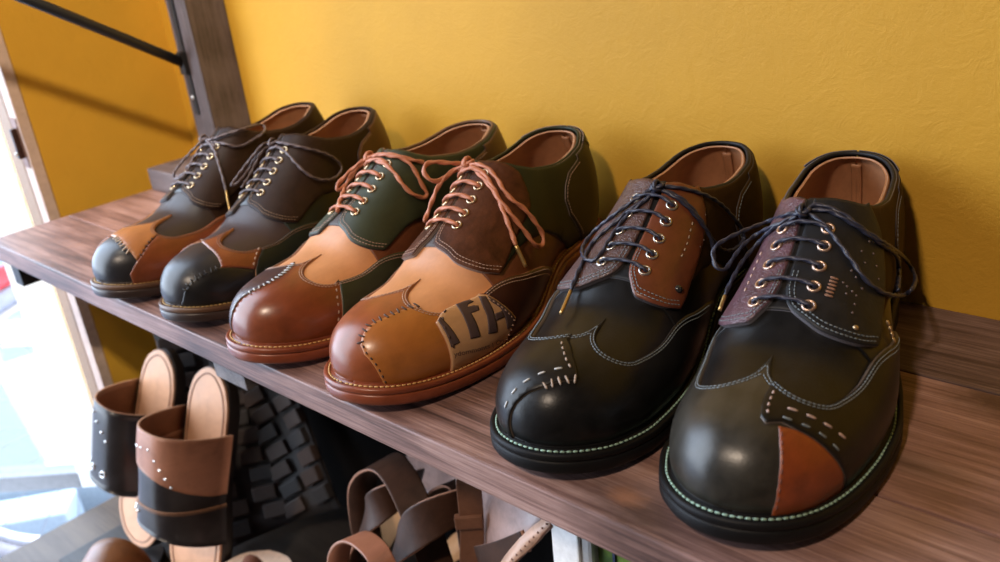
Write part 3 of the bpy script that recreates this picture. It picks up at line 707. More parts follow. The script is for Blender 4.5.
def shoe_materials():
    S = {}
    # 6 and 5: black pair
    black = leather('black_calf', (.0085, .0078, .0080), .32, .5, 800, .14, 0, .30)
    black2 = leather('black_brown_calf', (.010, .008, .0068), .34, .5, 800, .14, 0, .26)
    olive = leather('dark_olive_calf', (.030, .026, .020), .34, .5, 700, .12, 0, .52)
    olivebrown = leather('olive_brown_suede', (.042, .021, .007), .6, .4, 500, .15, 0, .08)
    navy = leather('navy_black_grained', (.011, .011, .013), .48, .4, 420, .3, 0, .25)
    purple = leather('purple_scaled_leather', (.085, .038, .050), .36, .5, 500, .5, 0, .5, 420)
    redbrown = leather('red_brown_calf', (.135, .036, .015), .35, .35, 800, .10)
    orange = leather('burnt_orange_calf', (.24, .050, .013), .35, .3, 800, .08)
    umber = leather('umber_scaled_leather', (.075, .036, .032), .36, .4, 500, .5, 0, .5, 420)
    navyl = plain('navy_waxed_cord', (.022, .024, .045), .42)
    mint = plain('mint_thread', (.30, .45, .36), .6)
    steel = plain('grey_blue_thread', (.17, .20, .22), .6)
    pinkt = plain('pale_pink_thread', (.48, .33, .29), .6)
    blackedge = leather('black_sole_edge', (.0075, .007, .0075), .5, .2, 500, .06, 0, .16)
    S[6] = dict(vamp=black, wing=olive, side=black, **{'quarter-1': olivebrown, 'quarter1': olivebrown, 'tabc-1': navy, 'tabc1': purple}, counter=olivebrown, heel_tab=navy,
        lining=LIN, lining_edge=LINE, binding=navy, tongue=navy, cut=CUT_D, cut2=plain('grey_cut_edge', (.09, .085, .10), .5), welt=blackedge, outsole=blackedge, rand=blackedge,
        thread_welt=mint, thread_wing=steel, thread_q=steel, welt_h=.0036, rows_u=[.412, .437, .465, .492, .514], eyelet=GUN, lace=navyl, lace_r=.00135, aglet=GOLD, eyelet_dv=.128)
    tri = [(.196, -.249), (.167, -.338), (.146, -.431), (.123, -.559), (.108, -.693), (.095, -.911), (.093, -1.0), (.255, -1.0), (.248, -.89), (.237, -.756), (.227, -.632), (.218, -.494), (.208, -.358)]
    wl = half(WING, -1, -.005)
    latp = [(.280, -.072), (.247, -.071), (.225, -.081), (.199, -.113), (.189, -.165), (.205, -.25), (.208, -.358), (.218, -.494), (.227, -.632), (.237, -.756), (.248, -.89), (.255, -1.0), (.585, -1.0)] + smooth_curve(wl[4:])[::-1]
    S[6]['patches'] = [('toe_inlay', orange, tri, .0012, .0030, 'burnt orange triangular inlay'), ('side_overlay', black2, latp, .0012, .0036, 'black overlay with raised edge')]
    S[6]['pcut'] = plain('overlay_edge', (.10, .075, .06), .5)
    S[6]['seams'] = [('hand_stitching', pinkt, [dict(c=[(.233, -.20), (.240, -.315), (.248, -.42), (.257, -.53), (.268, -.66)], p=.0088, l=.0046, r=.0007, h=.0038), dict(c=[(.263, -.104), (.243, -.111), (.223, -.125), (.197, -.16)], p=.0046, l=.0020, r=.0006, h=.0038)]),
        ('hand_stitching', steel, [dict(c=[(.211, -.205), (.218, -.322), (.227, -.43), (.236, -.55), (.245, -.70)], p=.0088, l=.0044, r=.0006, h=.0038)]),
        ('inlay_stitching', plain('rust_thread', (.16, .05, .03), .6), [dict(c=[(.190, -.285), (.166, -.365), (.146, -.455), (.124, -.585), (.110, -.72), (.100, -.9)], p=.0042, l=.0022, r=.0005, h=.0031)]),
        ('facing_stitching', pinkt, [dict(c=[(.50, .33), (.484, .33), (.466, .325), (.448, .315), (.432, .31)], p=.0055, l=.0026, r=.0006, h=.0042)]),
        ('cross_stitching', plain('copper_thread', (.26, .13, .08), .5), [dict(c=[(.459, -.198), (.452, -.196), (.443, -.194), (.436, -.191), (.425, -.19)], p=.0024, l=.002, x=.0042, r=.0007, h=.0042)])]
    perf = [(.457, -.25), (.455, -.275), (.453, -.31), (.445, -.279), (.451, -.337), (.439, -.339), (.427, -.337), (.488, -.294), (.478, -.283), (.474, -.317), (.466, -.366), (.51, -.33), (.50, -.36), (.53, -.38), (.522, -.42), (.512, -.45), (.50, -.475)]
    S[6]['dots'] = [('punched_dots', plain('punched_hole', (.13, .09, .085), .5), perf, .00065, .0041), ('rivet', BRASS, [(.413, -.376)], .0014, .0041)]
    S[6]['seams'].append(('brass_clip', BRASS, [dict(c=[(.470, -.590), (.468, -.66), (.466, -.73)], p=.0032, l=.0030, r=.0011, h=.0032)]))
    S[5] = dict(S[6]); 
    S[5].update(wing=black, side=black, **{'tabc-1': umber, 'tabc1': redbrown}, counter=olivebrown, rows_u=[.423, .448, .474, .50, .523], eyelet=plain('nickel_ring', (.50, .46, .42), .3, .9), cut2=CUT_D)
    S[5].pop('heel_tab')
    pl = [(.266, -.012), (.228, .1), (.184, .297), (.157, .179), (.136, .091), (.117, -.01), (.094, -.171), (.080, -.339), (.069, -.533), (.06, -.78), (.055, -1.0), (.585, -1.0)] + smooth_curve(half(WING, -1, .06)[4:])[::-1]
    S[5]['patches'] = [('toe_overlay', black2, pl, .0012, .0032, 'black toe overlay sewn with pale thread')]
    beige = plain('beige_thread', (.36, .27, .21), .6)
    S[5]['seams'] = [('hand_stitching', beige, [dict(c=[(.184, .297), (.157, .179), (.136, .091), (.123, .03)], p=.0040, l=.003, x=.0050, r=.00065, h=.0030, j=.0007), dict(c=[(.258, -.035), (.243, -.008), (.228, .03), (.214, .074), (.200, .145), (.186, .236)], p=.0052, l=.0026, r=.0006, h=.0034)]),
        ('hand_stitching', plain('white_thread', (.50, .50, .50), .6), [dict(c=[(.190, .15), (.183, .089), (.163, .005), (.142, -.074), (.118, -.232), (.103, -.367), (.092, -.52)], p=.0088, l=.0042, r=.0006, h=.0034)]),
        ('facing_stitching', beige, [dict(c=[(.532, .40), (.516, .40), (.502, .405), (.483, .40), (.468, .39)], p=.0050, l=.0022, r=.0005, h=.0042)])]
    S[5]['dots'] = [('rivet', plain('black_stud', (.02, .02, .02), .25), [(.436, .47)], .0026, .0040), ('punched_dots', plain('punched_hole', (.13, .09, .085), .5), [(.56, .50), (.55, .53), (.535, .55), (.52, .53)], .0006, .0041)]
    # 4 and 3: tan pair
    tan = leather('natural_tan_calf', (.58, .26, .115), .40, .14, 800, .05)
    tan3 = leather('natural_tan_calf_light', (.60, .27, .12), .40, .14, 800, .05)
    chest = leather('chestnut_calf', (.25, .062, .018), .30, .22, 800, .06, .15)
    amber = leather('amber_calf', (.37, .125, .026), .32, .16, 800, .05, .15)
    chest3 = leather('chestnut_calf_dark', (.205, .050, .017), .30, .22, 800, .06, .15)
    dbrown = leather('dark_brown_calf', (.048, .014, .006), .33, .3, 800, .07)
    croc = leather('brown_wrinkled_leather', (.078, .026, .011), .45, .6, 260, .7, 0, .12, 0)
    green = leather('bottle_green_calf', (.032, .038, .019), .45, .25, 800, .07, 0, .35)
    dgreen = leather('dark_green_calf', (.012, .017, .008), .48, .25, 800, .08, 0, .3)
    redside = leather('russet_lining_leather', (.14, .042, .016), .42, .25, 700, .08)
    wed = leather('red_brown_sole_edge', (.215, .050, .020), .30, .25, 400, .05)
    rcord = plain('salmon_brown_cord', (.47, .165, .085), .5)
    goldt = plain('golden_thread', (.58, .34, .12), .55)
    palet = plain('pale_brown_thread', (.42, .27, .20), .6)
    darkt = plain('dark_brown_thread', (.055, .024, .015), .6)
    S[4] = dict(vamp=tan, wing=chest, side=redside, **{'quarter-1': dgreen, 'quarter1': dgreen, 'tabc-1': croc, 'tabc1': croc}, counter=leather('dark_olive_counter', (.020, .015, .006), .48, .25, 800, .08, 0, .3), heel_tab=dgreen,
        lining=LIN, lining_edge=LINE, binding=dgreen, tongue=plain('dark_brown_tongue', (.05, .033, .027), .55), cut=CUT_B, cut2=plain('grey_brown_edge', (.22, .16, .14), .5), welt=wed, outsole=wed, rand=wed,
        thread_welt=goldt, thread_wing=palet, thread_q=palet, welt_h=.0036, rows_u=[.442, .464, .487, .509, .529], eyelet=BRASS, lace=rcord, lace_r=.0018, aglet=GOLD, eyelet_dv=.125)
    seam4 = [(.276, -.262), (.243, -.205), (.207, -.169), (.176, -.125), (.15, -.124), (.126, -.158), (.106, -.227), (.095, -.39), (.097, -.606), (.1, -.804), (.106, -1.0)]
    wl4 = smooth_curve(half(WING, -1, -.02))
    amb = seam4 + [(.585, -1.0)] + [p for p in wl4[::-1] if p[1] < -.27]
    txt = [(.324, -.452), (.300, -.440), (.285, -.46), (.267, -.505), (.264, -.60), (.263, -.70), (.262, -.80), (.262, -1.0), (.385, -1.0), (.399, -.928), (.413, -.872), (.395, -.723), (.381, -.575), (.370, -.512)]
    rear = [(.372, -.507), (.381, -.565), (.395, -.715), (.413, -.868), (.400, -.925), (.388, -1.0), (.585, -1.0)] + [p for p in wl4[::-1] if p[1] < -.535]
    natural = leather('natural_undyed_leather', (.52, .29, .145), .42, .12, 800, .04)
    ink = plain('dark_ink', (.075, .045, .045), .55)
    S[4]['patches'] = [('toe_overlay', amber, amb, .0012, .0028, 'amber leather toe panel'), ('side_overlay', dbrown, rear, .0012, .0038, 'dark brown rear wing panel'), ('printed_patch', natural, txt, .0012, .0044, 'natural leather patch with branded lettering')]
    S[4]['pcut'] = CUT_T
    S[4]['print'] = [('brand_lettering', ink, [[(.2705, -.500), (.280, -.483), (.2865, -.765), (.2665, -.770)],
        [(.322, -.456), (.337, -.470), (.349, -.490), (.352, -.525), (.340, -.515), (.336, -.530), (.347, -.548), (.354, -.575), (.350, -.61), (.334, -.592), (.330, -.805), (.309, -.782)],
        [(.366, -.520), (.376, -.565), (.374, -.66), (.3705, -.745), (.366, -.855), (.346, -.820), (.357, -.686), (.360, -.60)], [(.379, -.575), (.393, -.723), (.409, -.868), (.401, -.912), (.388, -.890), (.3885, -.80), (.387, -.72), (.378, -.63)], [(.3715, -.715), (.3875, -.745), (.3885, -.80), (.370, -.770)]], .0042, .00465)]
    S[4]['small_print'] = [('ydommonts | On', [(.2675, -.875), (.382, -.977), (.378, -.931), (.2675, -.812)])]
    S[4]['seams'] = [('cross_stitching', darkt, [dict(c=seam4[:7], p=.0042, l=.003, x=.0046, r=.0006, h=.0030, j=.0012), dict(c=seam4[6:], p=.0044, l=.0018, r=.00055, off=.0022, h=.0030)]),
        ('patch_stitching', palet, [dict(c=[(.409, -.862), (.397, -.92), (.384, -.985)], p=.0034, l=.0024, x=.0022, r=.0006, h=.0046), dict(c=[(.381, -.575), (.395, -.723), (.411, -.868)], p=.0036, l=.0020, r=.0005, off=-.0016, h=.0042)]),
        ('patch_stitching', darkt, [dict(c=[(.304, -.445), (.288, -.475), (.275, -.556), (.271, -.695), (.270, -.83)], p=.0062, l=.0024, r=.0006, h=.0047)])]
    S[3] = dict(S[4]); [S[3].pop(k) for k in ('print', 'small_print', 'pcut', 'tabc-1', 'tabc1', 'heel_tab')]
    S[3].update(vamp=tan3, wing=chest3, side=redside, **{'quarter-1': green, 'quarter1': green}, counter=leather('brown_counter', (.085, .035, .018), .4, .25, 800, .08), rows_u=[.433, .455, .479, .502, .524], binding=leather('brown_binding', (.10, .05, .03), .4, .2, 700, .08), cut2=CUT_D)
    grn = [(.315, .452), (.300, .60), (.292, .70), (.284, .82), (.274, .92), (.268, 1.0), (.585, 1.0)] + [p for p in smooth_curve(half(WING, 1, .03))[::-1] if p[1] > .46]
    plum = leather('dark_plum_calf', (.050, .024, .026), .33, .3, 800, .08)
    drk = [(.300, -.055), (.293, -.036), (.262, .012), (.235, .035), (.205, .035), (.178, .007), (.143, -.055), (.119, -.159), (.092, -.270), (.075, -.45), (.07, -.7), (.09, -1.0), (.585, -1.0)] + [p for p in smooth_curve(half(WING, -1, .03))[::-1] if p[1] < -.055]
    S[3]['patches'] = [('side_overlay', green, grn, .0012, .0030, 'bottle green rear wing panel'), ('toe_overlay', plum, drk, .0012, .0028, 'dark plum toe panel sewn with white thread')]
    wt = plain('white_thread', (.50, .47, .44), .6)
    S[3]['seams'] = [('cross_stitching', wt, [dict(c=[(.293, -.036), (.262, .012), (.235, .035), (.205, .035), (.178, .007), (.143, -.055)], p=.0036, l=.003, x=.0040, r=.0007, h=.0029, j=.0006), dict(c=[(.143, -.055), (.119, -.159), (.092, -.27), (.075, -.45)], p=.0046, l=.0026, r=.0006, off=.001, h=.0029)]),
        ('panel_stitching', palet, [dict(c=[(.312, .447), (.297, .60), (.289, .70), (.281, .82), (.270, .94)], p=.0052, l=.0022, r=.0006, off=.0016, h=.0022)])]
    S[3].pop('dots', None)
    # 2 and 1: dark brown pair
    vio = leather('violet_brown_calf', (.040, .023, .023), .42, .2, 800, .06, 0, .4)
    toe = leather('blue_black_calf', (.022, .020, .023), .33, .25, 700, .10, 0, .5)
    blk = leather('black_calf_side', (.012, .011, .012), .32, .25, 800, .10)
    choc = leather('chocolate_calf', (.024, .0105, .0065), .5, .35, 700, .12, 0, .16)
    russet = leather('russet_calf', (.22, .058, .020), .30, .2, 800, .05, .1)
    ochre = leather('ochre_orange_calf', (.40, .150, .045), .32, .18, 800, .05, .1)
    gblk = leather('green_black_calf', (.010, .014, .010), .45, .25, 800, .08, 0, .3)
    mah = leather('mahogany_calf', (.070, .020, .010), .38, .25, 800, .08)
    bcord = plain('violet_brown_cord', (.095, .065, .070), .5)
    esole = leather('dark_brown_sole_edge', (.040, .024, .020), .36, .25, 400, .06)
    wtop = leather('brown_welt', (.115, .055, .028), .4, .25, 400, .06)
    S[2] = dict(vamp=vio, wing=toe, side=gblk, **{'quarter-1': choc, 'quarter1': choc}, counter=mah, lining=LIN, lining_edge=LINE, binding=choc, tongue=blk, cut=CUT_T, cut2=CUT_D,
        welt=wtop, outsole=esole, rand=leather('dark_rand', (.05, .03, .026), .35, .2, 500, .05), thread_welt=plain('ochre_thread', (.50, .32, .12), .55), thread_wing=plain('brown_thread', (.20, .10, .06), .6), thread_q=plain('ochre_brown_thread', (.22, .13, .07), .6),
        welt_h=.0036, rows_u=[.430, .453, .476, .497, .517], eyelet=BRASS, lace=bcord, lace_r=.0014, aglet=GOLD, eyelet_dv=.12, trim=.0016)
    wl2 = smooth_curve(half(WING, -1, -.01)); wm2 = smooth_curve(half(WING, 1, -.01))
    org = [(.284, .20), (.265, .05), (.245, -.079), (.227, -.306), (.216, -.437), (.209, -.487), (.243, -.581), (.277, -.690), (.300, -.580), (.325, -.482)] + [p for p in wl2[::-1] if p[1] > -.47] + [p for p in wm2 if p[1] < .19]
    med = [(.284, .22), (.25, .45), (.225, .7), (.21, 1.0), (.585, 1.0)] + [p for p in wm2[::-1] if p[1] > .22]
    grn2 = [(.328, -.487), (.300, -.580), (.279, -.693), (.27, -.80), (.265, -1.0), (.585, -1.0)] + [p for p in wl2[::-1] if p[1] < -.49]
    lowp = [(.205, -.478), (.173, -.465), (.15, -.461), (.11, -.46), (.073, -.553), (.040, -.834), (.035, -1.0), (.262, -1.0), (.268, -.80), (.275, -.700), (.243, -.588)]
    S[2]['patches'] = [('wing_inlay', russet, org, .0012, .0030, 'russet wing inlay'), ('side_overlay', russet, med, .0012, .0029, None), ('side_overlay', gblk, grn2, .0012, .0032, 'green black rear wing panel'), ('toe_overlay', blk, lowp, .0012, .0027, 'black lower toe panel')]
    S[2]['seams'] = [('cross_stitching', blk, [dict(c=[(.205, -.478), (.173, -.465), (.15, -.461), (.11, -.46), (.073, -.553)], p=.0042, l=.003, x=.0044, r=.0007, h=.0029, j=.0008)]),
        ('panel_stitching', palet, [dict(c=[(.325, -.472), (.297, -.575), (.277, -.685)], p=.0050, l=.0026, r=.0008, off=-.0014, h=.0032), dict(c=[(.28, .17), (.262, .04), (.243, -.09), (.227, -.306), (.216, -.437)], p=.0034, l=.0018, r=.0005, off=.0012, h=.0032)])]
    S[1] = dict(S[2]); S[1].update(vamp=leather('grey_brown_calf', (.034, .022, .019), .40, .2, 800, .06, 0, .4), side=choc, counter=None, rows_u=[.420, .443, .465, .487, .507])
    wm1 = smooth_curve(half(WING, 1, .09)); wl1 = smooth_curve(half(WING, -1, .09))
    och = [(.197, -.09), (.178, .12), (.168, .30), (.169, .46), (.169, .612), (.186, .560), (.218, .443), (.255, .345)] + [p for p in wm1[::-1] if p[1] < .335] + [p for p in wl1[1:] if p[1] > -.5] + [(.30, -.52), (.24, -.45), (.21, -.25)]
    brn = [(.262, .352), (.220, .447), (.187, .566), (.169, .618), (.15, .71), (.132, .807), (.131, 1.0), (.585, 1.0)] + [p for p in wm1[::-1] if p[1] > .36]
    lt1 = [(.20, -.2), (.24, -.45), (.30, -.53), (.34, -.56), (.40, -.62), (.585, -1.0), (.15, -1.0), (.16, -.6)]
    S[1]['patches'] = [('wing_inlay', ochre, och, .0012, .0030, 'ochre wing inlay'), ('side_overlay', russet, brn, .0012, .0032, 'russet side panel'), ('side_overlay', russet, lt1, .0012, .0031, None)]
    S[1]['seams'] = [('cross_stitching', plain('cream_thread', (.50, .38, .28), .6), [dict(c=[(.192, -.03), (.178, .12), (.168, .30), (.167, .46)], p=.0040, l=.003, x=.0048, r=.0008, off=.0012, h=.0032, j=.001)]),
        ('panel_stitching', darkt, [dict(c=[(.25, .36), (.218, .443), (.186, .560), (.169, .612)], p=.0046, l=.0026, x=.0026, r=.0007, h=.0033)])]
    return S

SM = shoe_materials()
LABELS = {
 1: 'derby shoe with grey-black toe and ochre-orange wing, first shoe from the window end',
 2: 'derby shoe with blue-black toe, russet wing inlay and violet-brown vamp, second from the window end',
 3: 'tan derby shoe with bottle green quarters, chestnut toe and salmon laces',
 4: 'tan derby shoe with lettered natural leather patch and dark brown facing',
 5: 'black derby shoe with red-brown eyelet facing and plain black toe',
 6: 'black derby shoe with burnt orange toe triangle and purple facing, nearest the camera',
}
for i in range(1, 7): build_shoe(i, LABELS[i], SM[i])

LEAF = 40
WHY = .32
# ------------------------------------------------------------------ room
YELLOW = plaster('yellow_plaster', (.545, .285, .026), .65)
def structure(o): o['kind'] = 'structure'; return o
def slab(name, a, b, mat, bev=0.0, **k):
    """box with its origin at the middle of its foot"""
    c = ((a[0] + b[0]) / 2, (a[1] + b[1]) / 2, a[2])
    mb = MB(); mb.box([a[j] - c[j] for j in range(3)], [b[j] - c[j] for j in range(3)], 0, bev)
    return mb.build(name, mat, smooth=False, loc=c, **k)
WALLY = .299
DIM = plain('dim_room_paint', (.085, .065, .05), .8)
FLOORW = wood('floor_boards', [(.05, .035, .025), (.08, .055, .04), (.10, .07, .05), (.13, .09, .06)], 3.0)
structure(slab('wall_back', (-1.04, WALLY, -.95), (1.5, WALLY + .08, 1.75), YELLOW))
structure(slab('wall_left', (-1.03, .107, -.95), (-.93, WALLY, 1.75), YELLOW))
structure(slab('wall_left_lintel', (-1.03, -1.75, 1.25), (-.93, .1065, 1.75), YELLOW))
structure(slab('wall_left_far', (-1.03, -1.75, -.47), (-.93, -1.30, 1.249), YELLOW))
structure(slab('wall_right', (1.5, -1.75, -.95), (1.58, WALLY + .08, 1.75), DIM))
structure(slab('wall_front', (-1.04, -1.83, -.95), (1.58, -1.75, 1.75), DIM))
structure(slab('ceiling', (-1.04, -1.83, 1.75), (1.58, WALLY + .08, 1.83), plain('ceiling_paint', (.12, .105, .09), .8)))
structure(slab('floor', (-1.03, -1.83, -.53), (1.58, WALLY + .08, -.4705), FLOORW))

# ---- shelf of three planks
W1 = [(.055, .032, .029), (.168, .090, .077), (.275, .158, .134), (.43, .275, .242)]
W2 = [(.050, .028, .024), (.160, .080, .064), (.255, .136, .111), (.39, .235, .198)]
W3 = [(.030, .018, .017), (.085, .050, .046), (.155, .098, .088), (.28, .19, .172)]
shelf = thing('wall_shelf', 'long brown wooden plank shelf carrying the row of derby shoes', 'shelf', (-.1, .15, -.0205))
def plank(x0, x1, y0, y1, mat, top=.0205):
    mb = MB(); mb.box((x0 + .1, y0 - .15, 0), (x1 + .1, y1 - .15, top), 0, .0016)
    return mb.build('plank', mat, shelf, smooth=False)
K = [(.104, -.128, .016, .046, .020, (.045, .023, .019), .25), (.078, -.127, .018, .012, .008, (.30, .135, .075), .2)]
plank(-.851, .75, .0, .0865, wood('plank_front_wood', W1, 1.3, rough=.42, knots=K))
plank(-.851, .75, .0875, .2065, wood('plank_middle_wood', W2, 5.1, rough=.42, knots=[(.200, .058, .0205, .026, .020, (.050, .022, .016), .2), (.182, -.026, .0205, .05, .010, (.075, .038, .030), .1)]))
plank(-.851, .75, .2075, .2985, wood('plank_rear_wood', W3, 9.4, rough=.48))
mb = MB(); mb.box((-.848 + .1, .012 - .15, -.034), (-.826 + .1, .16 - .15, -.0005), 0, .001); mb.build('bracket', plain('black_iron', (.012, .011, .012), .45, .3), shelf, smooth=False)
GREYW = [(.10, .085, .085), (.16, .135, .13), (.22, .19, .185), (.28, .25, .24)]
for bx in (-.435,):
    b = slab('shelf_bearer', (bx - .026, .030, -.066), (bx + .022, .29, -.0207), wood('bearer_wood_%d' % (bx > 0), GREYW, 2.0, along=(26, 1.5, 26)), .001)
    tag(b, 'short grey wooden bearer fixed under the shelf above the sandals' if bx < 0 else 'grey wooden bearer under the right end of the shelf', 'bearer')
PURP = [(.055, .040, .042), (.10, .075, .078), (.135, .105, .11), (.18, .145, .15)]
blk = slab('wood_block', (-.846, .190, .0002), (-.70, .297, .027), wood('block_wood', PURP, 7.0), .0015)
tag(blk, 'dark plank offcut lying at the window end of the shelf behind the shoes', 'plank')

# ---- upright post with strut
BROWNP = [(.030, .020, .020), (.062, .044, .045), (.088, .064, .066), (.12, .09, .092)]
post = thing('upright_post', 'dark stained wooden post standing against the yellow wall at the shelf end', 'post', (-.793, .273, .0275))
mb = MB(); mb.box((-.0215, -.024, 0), (.0215, .0255, .70), 0, .0012); mb.build('post_body', wood('post_wood', BROWNP, 4.0, along=(26, 26, 1.2)), post, smooth=False)
BLK = plain('black_iron', (.012, .011, .012), .45, .3)
mb = MB(); mb.box((-.0115, -.0262, .055), (-.0025, -.0240, .66), 0, .0006); mb.build('mounting_strip', BLK, post, smooth=False)
mb = MB(); mb.lathe([(.0026, 0), (.0026, .0012), (.0014, .002), (0, .002)], 12, 0, Matrix.Translation((-.007, -.0262, .075)) @ Matrix.Rotation(math.pi / 2, 4, 'X')); mb.build('screw', plain('bright_screw', (.55, .52, .5), .3, .9), post)
strut = thing('shelf_strut', 'black metal strut rising from the post towards the window', 'strut', (-.800, .246, .143))
mb = MB(); mb.tube([(0, 0, 0), (0, -.05, .0315), (0, -.146 * 1.9, .091 * 1.9)], .0058, 14); mb.build('bar', BLK, strut)
mb = MB(); mb.box((-.006, -.004, -.013), (.006, .0025, .013), 0, .001); mb.build('end_plate', BLK, strut, smooth=False)

# ---- opening in the left wall: jamb trims and the open glazed leaf
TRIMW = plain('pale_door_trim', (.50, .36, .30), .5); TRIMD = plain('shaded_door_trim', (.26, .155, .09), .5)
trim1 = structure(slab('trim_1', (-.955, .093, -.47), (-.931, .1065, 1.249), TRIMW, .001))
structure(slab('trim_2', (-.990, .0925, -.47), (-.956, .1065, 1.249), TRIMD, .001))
WHITE, _nt, _b = nodes('white_door_paint'); _b.inputs['Base Color'].default_value = (.90, .91, .93, 1); _b.inputs['Roughness'].default_value = .35
LA = math.radians(LEAF)        # the leaf swings outward from its hinge
door = thing('door_1', 'white framed glazed leaf standing open beside the yellow wall', 'door', (-1.048, .118, -.462), LA); structure(door)
mb = MB(); mb.box((-.058, -.016, 0), (0, .016, 1.7), 0, .002); structure(mb.build('door_stile', WHITE, door, smooth=False))
mb = MB(); mb.box((-.80, -.016, 0), (-.058, .016, .026), 0, .002); structure(mb.build('door_rail', plain('grey_door_rail', (.22, .22, .235), .45), door, smooth=False))
mb = MB(); mb.box((-.80, -.016, 1.65), (-.058, .016, 1.7), 0, .002); structure(mb.build('door_rail', WHITE, door, smooth=False))
gm = bpy.data.materials.new('door_glass'); gm.use_nodes = True; gb = gm.node_tree.nodes['Principled BSDF']
gt = gm.node_tree.nodes.new('ShaderNodeBsdfTransparent'); gg = gm.node_tree.nodes.new('ShaderNodeBsdfGlossy'); gg.inputs['Roughness'].default_value = .03
gx = gm.node_tree.nodes.new('ShaderNodeMixShader'); gx.inputs[0].default_value = .10; gm.node_tree.nodes.remove(gb)
gt.inputs[0].default_value = (.93, .96, 1, 1)
gm.node_tree.links.new(gt.outputs[0], gx.inputs[1]); gm.node_tree.links.new(gg.outputs[0], gx.inputs[2]); gm.node_tree.links.new(gx.outputs[0], gm.node_tree.nodes['Material Output'].inputs[0])
mb = MB(); mb.box((-.80, -.003, .026), (-.058, .003, 1.65)); structure(mb.build('door_pane', gm, door, smooth=False))
mb = MB(); mb.box((-.112, -.0046, .235), (-.0585, -.0034, .275)); sk = mb.build('sticker', plain('white_sticker', (.88, .90, .95), .5), door, smooth=False)
TO = Matrix.Translation(Vector((-.943, .0928, .075)) - trim1.location)
mb = MB(); mb.box((-.009, -.0012, -.030), (.009, 0, .030), 0, .0008, TO); pl_ = mb.build('strike_plate', plain('brown_metal', (.16, .065, .035), .4, .5), trim1, smooth=False); pl_['label'] = 'brown metal strike plate'
mb = MB(); mb.box((-.003, -.0075, -.018), (.003, -.0012, .018), 0, .001, TO); mb.build('keeper', plain('dark_metal', (.06, .03, .025), .4, .5), pl_, smooth=False)
mb = MB(); mb.lathe([(.0025, 0), (.0025, .002), (0, .003)], 10, 0, TO @ Matrix.Translation((0, -.0075, -.012)) @ Matrix.Rotation(math.pi / 2, 4, 'X')); mb.build('screw', plain('bright_screw', (.55, .52, .5), .3, .9), pl_)

# ---- outside the door
structure(slab('ground_outside', (-7, -5, -1.04), (-1.06, 4, -1.01), plain('grey_pavement', (.15, .165, .21), .8)))
for k, (px_, py_, rz) in enumerate(((-2.02, .20, .9), (-1.95, .06, .9))):  # plain pale boxes for the two slab shapes beyond the glass
    o = slab('pale_block', (px_ - .22, py_ - .05, -1.01), (px_ + .22, py_ + .05, -.90), plain('pale_blue_block', (.27, .33, .39), .6), .006); o.rotation_euler = (0, 0, rz)
    tag(o, ('pale block outside the door, the one nearer the wall' if k == 0 else 'pale block outside the door, the one nearer the sill'), 'block', 'pale blocks outside the door')
bw = thing('bicycle_wheel', 'bicycle wheel with red rim seen through the glass door', 'wheel', (-1.72, .29, -1.01))
CZ = .345
def circ(r, x=0, n=72): return [(x, r * math.cos(q), CZ + r * math.sin(q)) for q in np.linspace(0, 2 * np.pi, n, endpoint=False)]
mb = MB(); mb.tube(circ(.318), .019, 10, closed=True); mb.build('tyre', plain('pale_grey_tyre', (.30, .29, .33), .6), bw)
mb = MB(); mb.tube(circ(.290), .012, 8, closed=True); mb.build('rim', plain('silver_rim', (.62, .62, .66), .3, .7), bw)
mb = MB(); mb.tube([(0, .358 * math.cos(q), CZ + .358 * math.sin(q)) for q in np.linspace(.9, 3.4, 40)], .022, 10, flat=.35); mb.build('mudguard', plain('red_mudguard', (.62, .035, .05), .3), bw)
for k in range(20):
    q = k * math.pi / 10; r2 = q + (.35 if k % 2 else -.35)
    mb = MB(); mb.tube([(.02 if k % 2 else -.02, .02 * math.cos(r2), CZ + .02 * math.sin(r2)), (0, .283 * math.cos(q), CZ + .283 * math.sin(q))], .0013, 6); mb.build('spoke', plain('spoke_steel', (.30, .30, .34), .3, .8), bw)
mb = MB(); mb.lathe([(0, -.035), (.016, -.035), (.024, -.025), (.024, -.018), (.013, -.014), (.013, .014), (.024, .018), (.024, .025), (.016, .035), (0, .035)], 20, 0, Matrix.Translation((0, 0, CZ)) @ Matrix.Rotation(math.pi / 2, 4, 'Y')); mb.build('hub', plain('silver_rim', (.62, .62, .66), .3, .7), bw)

# ---- lower shelf
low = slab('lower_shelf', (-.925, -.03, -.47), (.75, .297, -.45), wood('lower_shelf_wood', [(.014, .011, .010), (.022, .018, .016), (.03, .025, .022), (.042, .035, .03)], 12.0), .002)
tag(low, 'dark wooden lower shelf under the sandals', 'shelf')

# ---- strip of chunky tyre tread leaning behind the sandals
RUB = plain('grey_black_rubber', (.036, .030, .029), .6); RUB2 = plain('dusty_rubber', (.060, .038, .030), .6)
def frame(o, xd, zd):
    z = Vector(zd).normalized(); x = Vector(xd); x = (x - z * x.dot(z)).normalized(); y = z.cross(x)
    return Matrix.Translation(Vector(o)) @ Matrix((x, y, z)).transposed().to_4x4()
def lay(root, M): root.matrix_world = M
tt = thing('tyre_tread', 'strip of knobbly black tyre tread standing behind the slide sandals', 'tyre')
lay(tt, frame((-.690, .178, -.425), (.80, .60, 0), (-.215, .055, .40)))
def bend(x, y, z):     # crowned strip: y is out of the strip
    return (x, y + .012 - x * x * 5.0, z)
mb = MB(); nx, nz = 15, 26; vs = []
for a in range(nx):
    for c in range(nz): vs.append(bend(-.075 + .15 * a / (nx - 1), 0, .395 * c / (nz - 1)))
vs += [(v[0], v[1] + .010, v[2]) for v in vs]; off = nx * nz
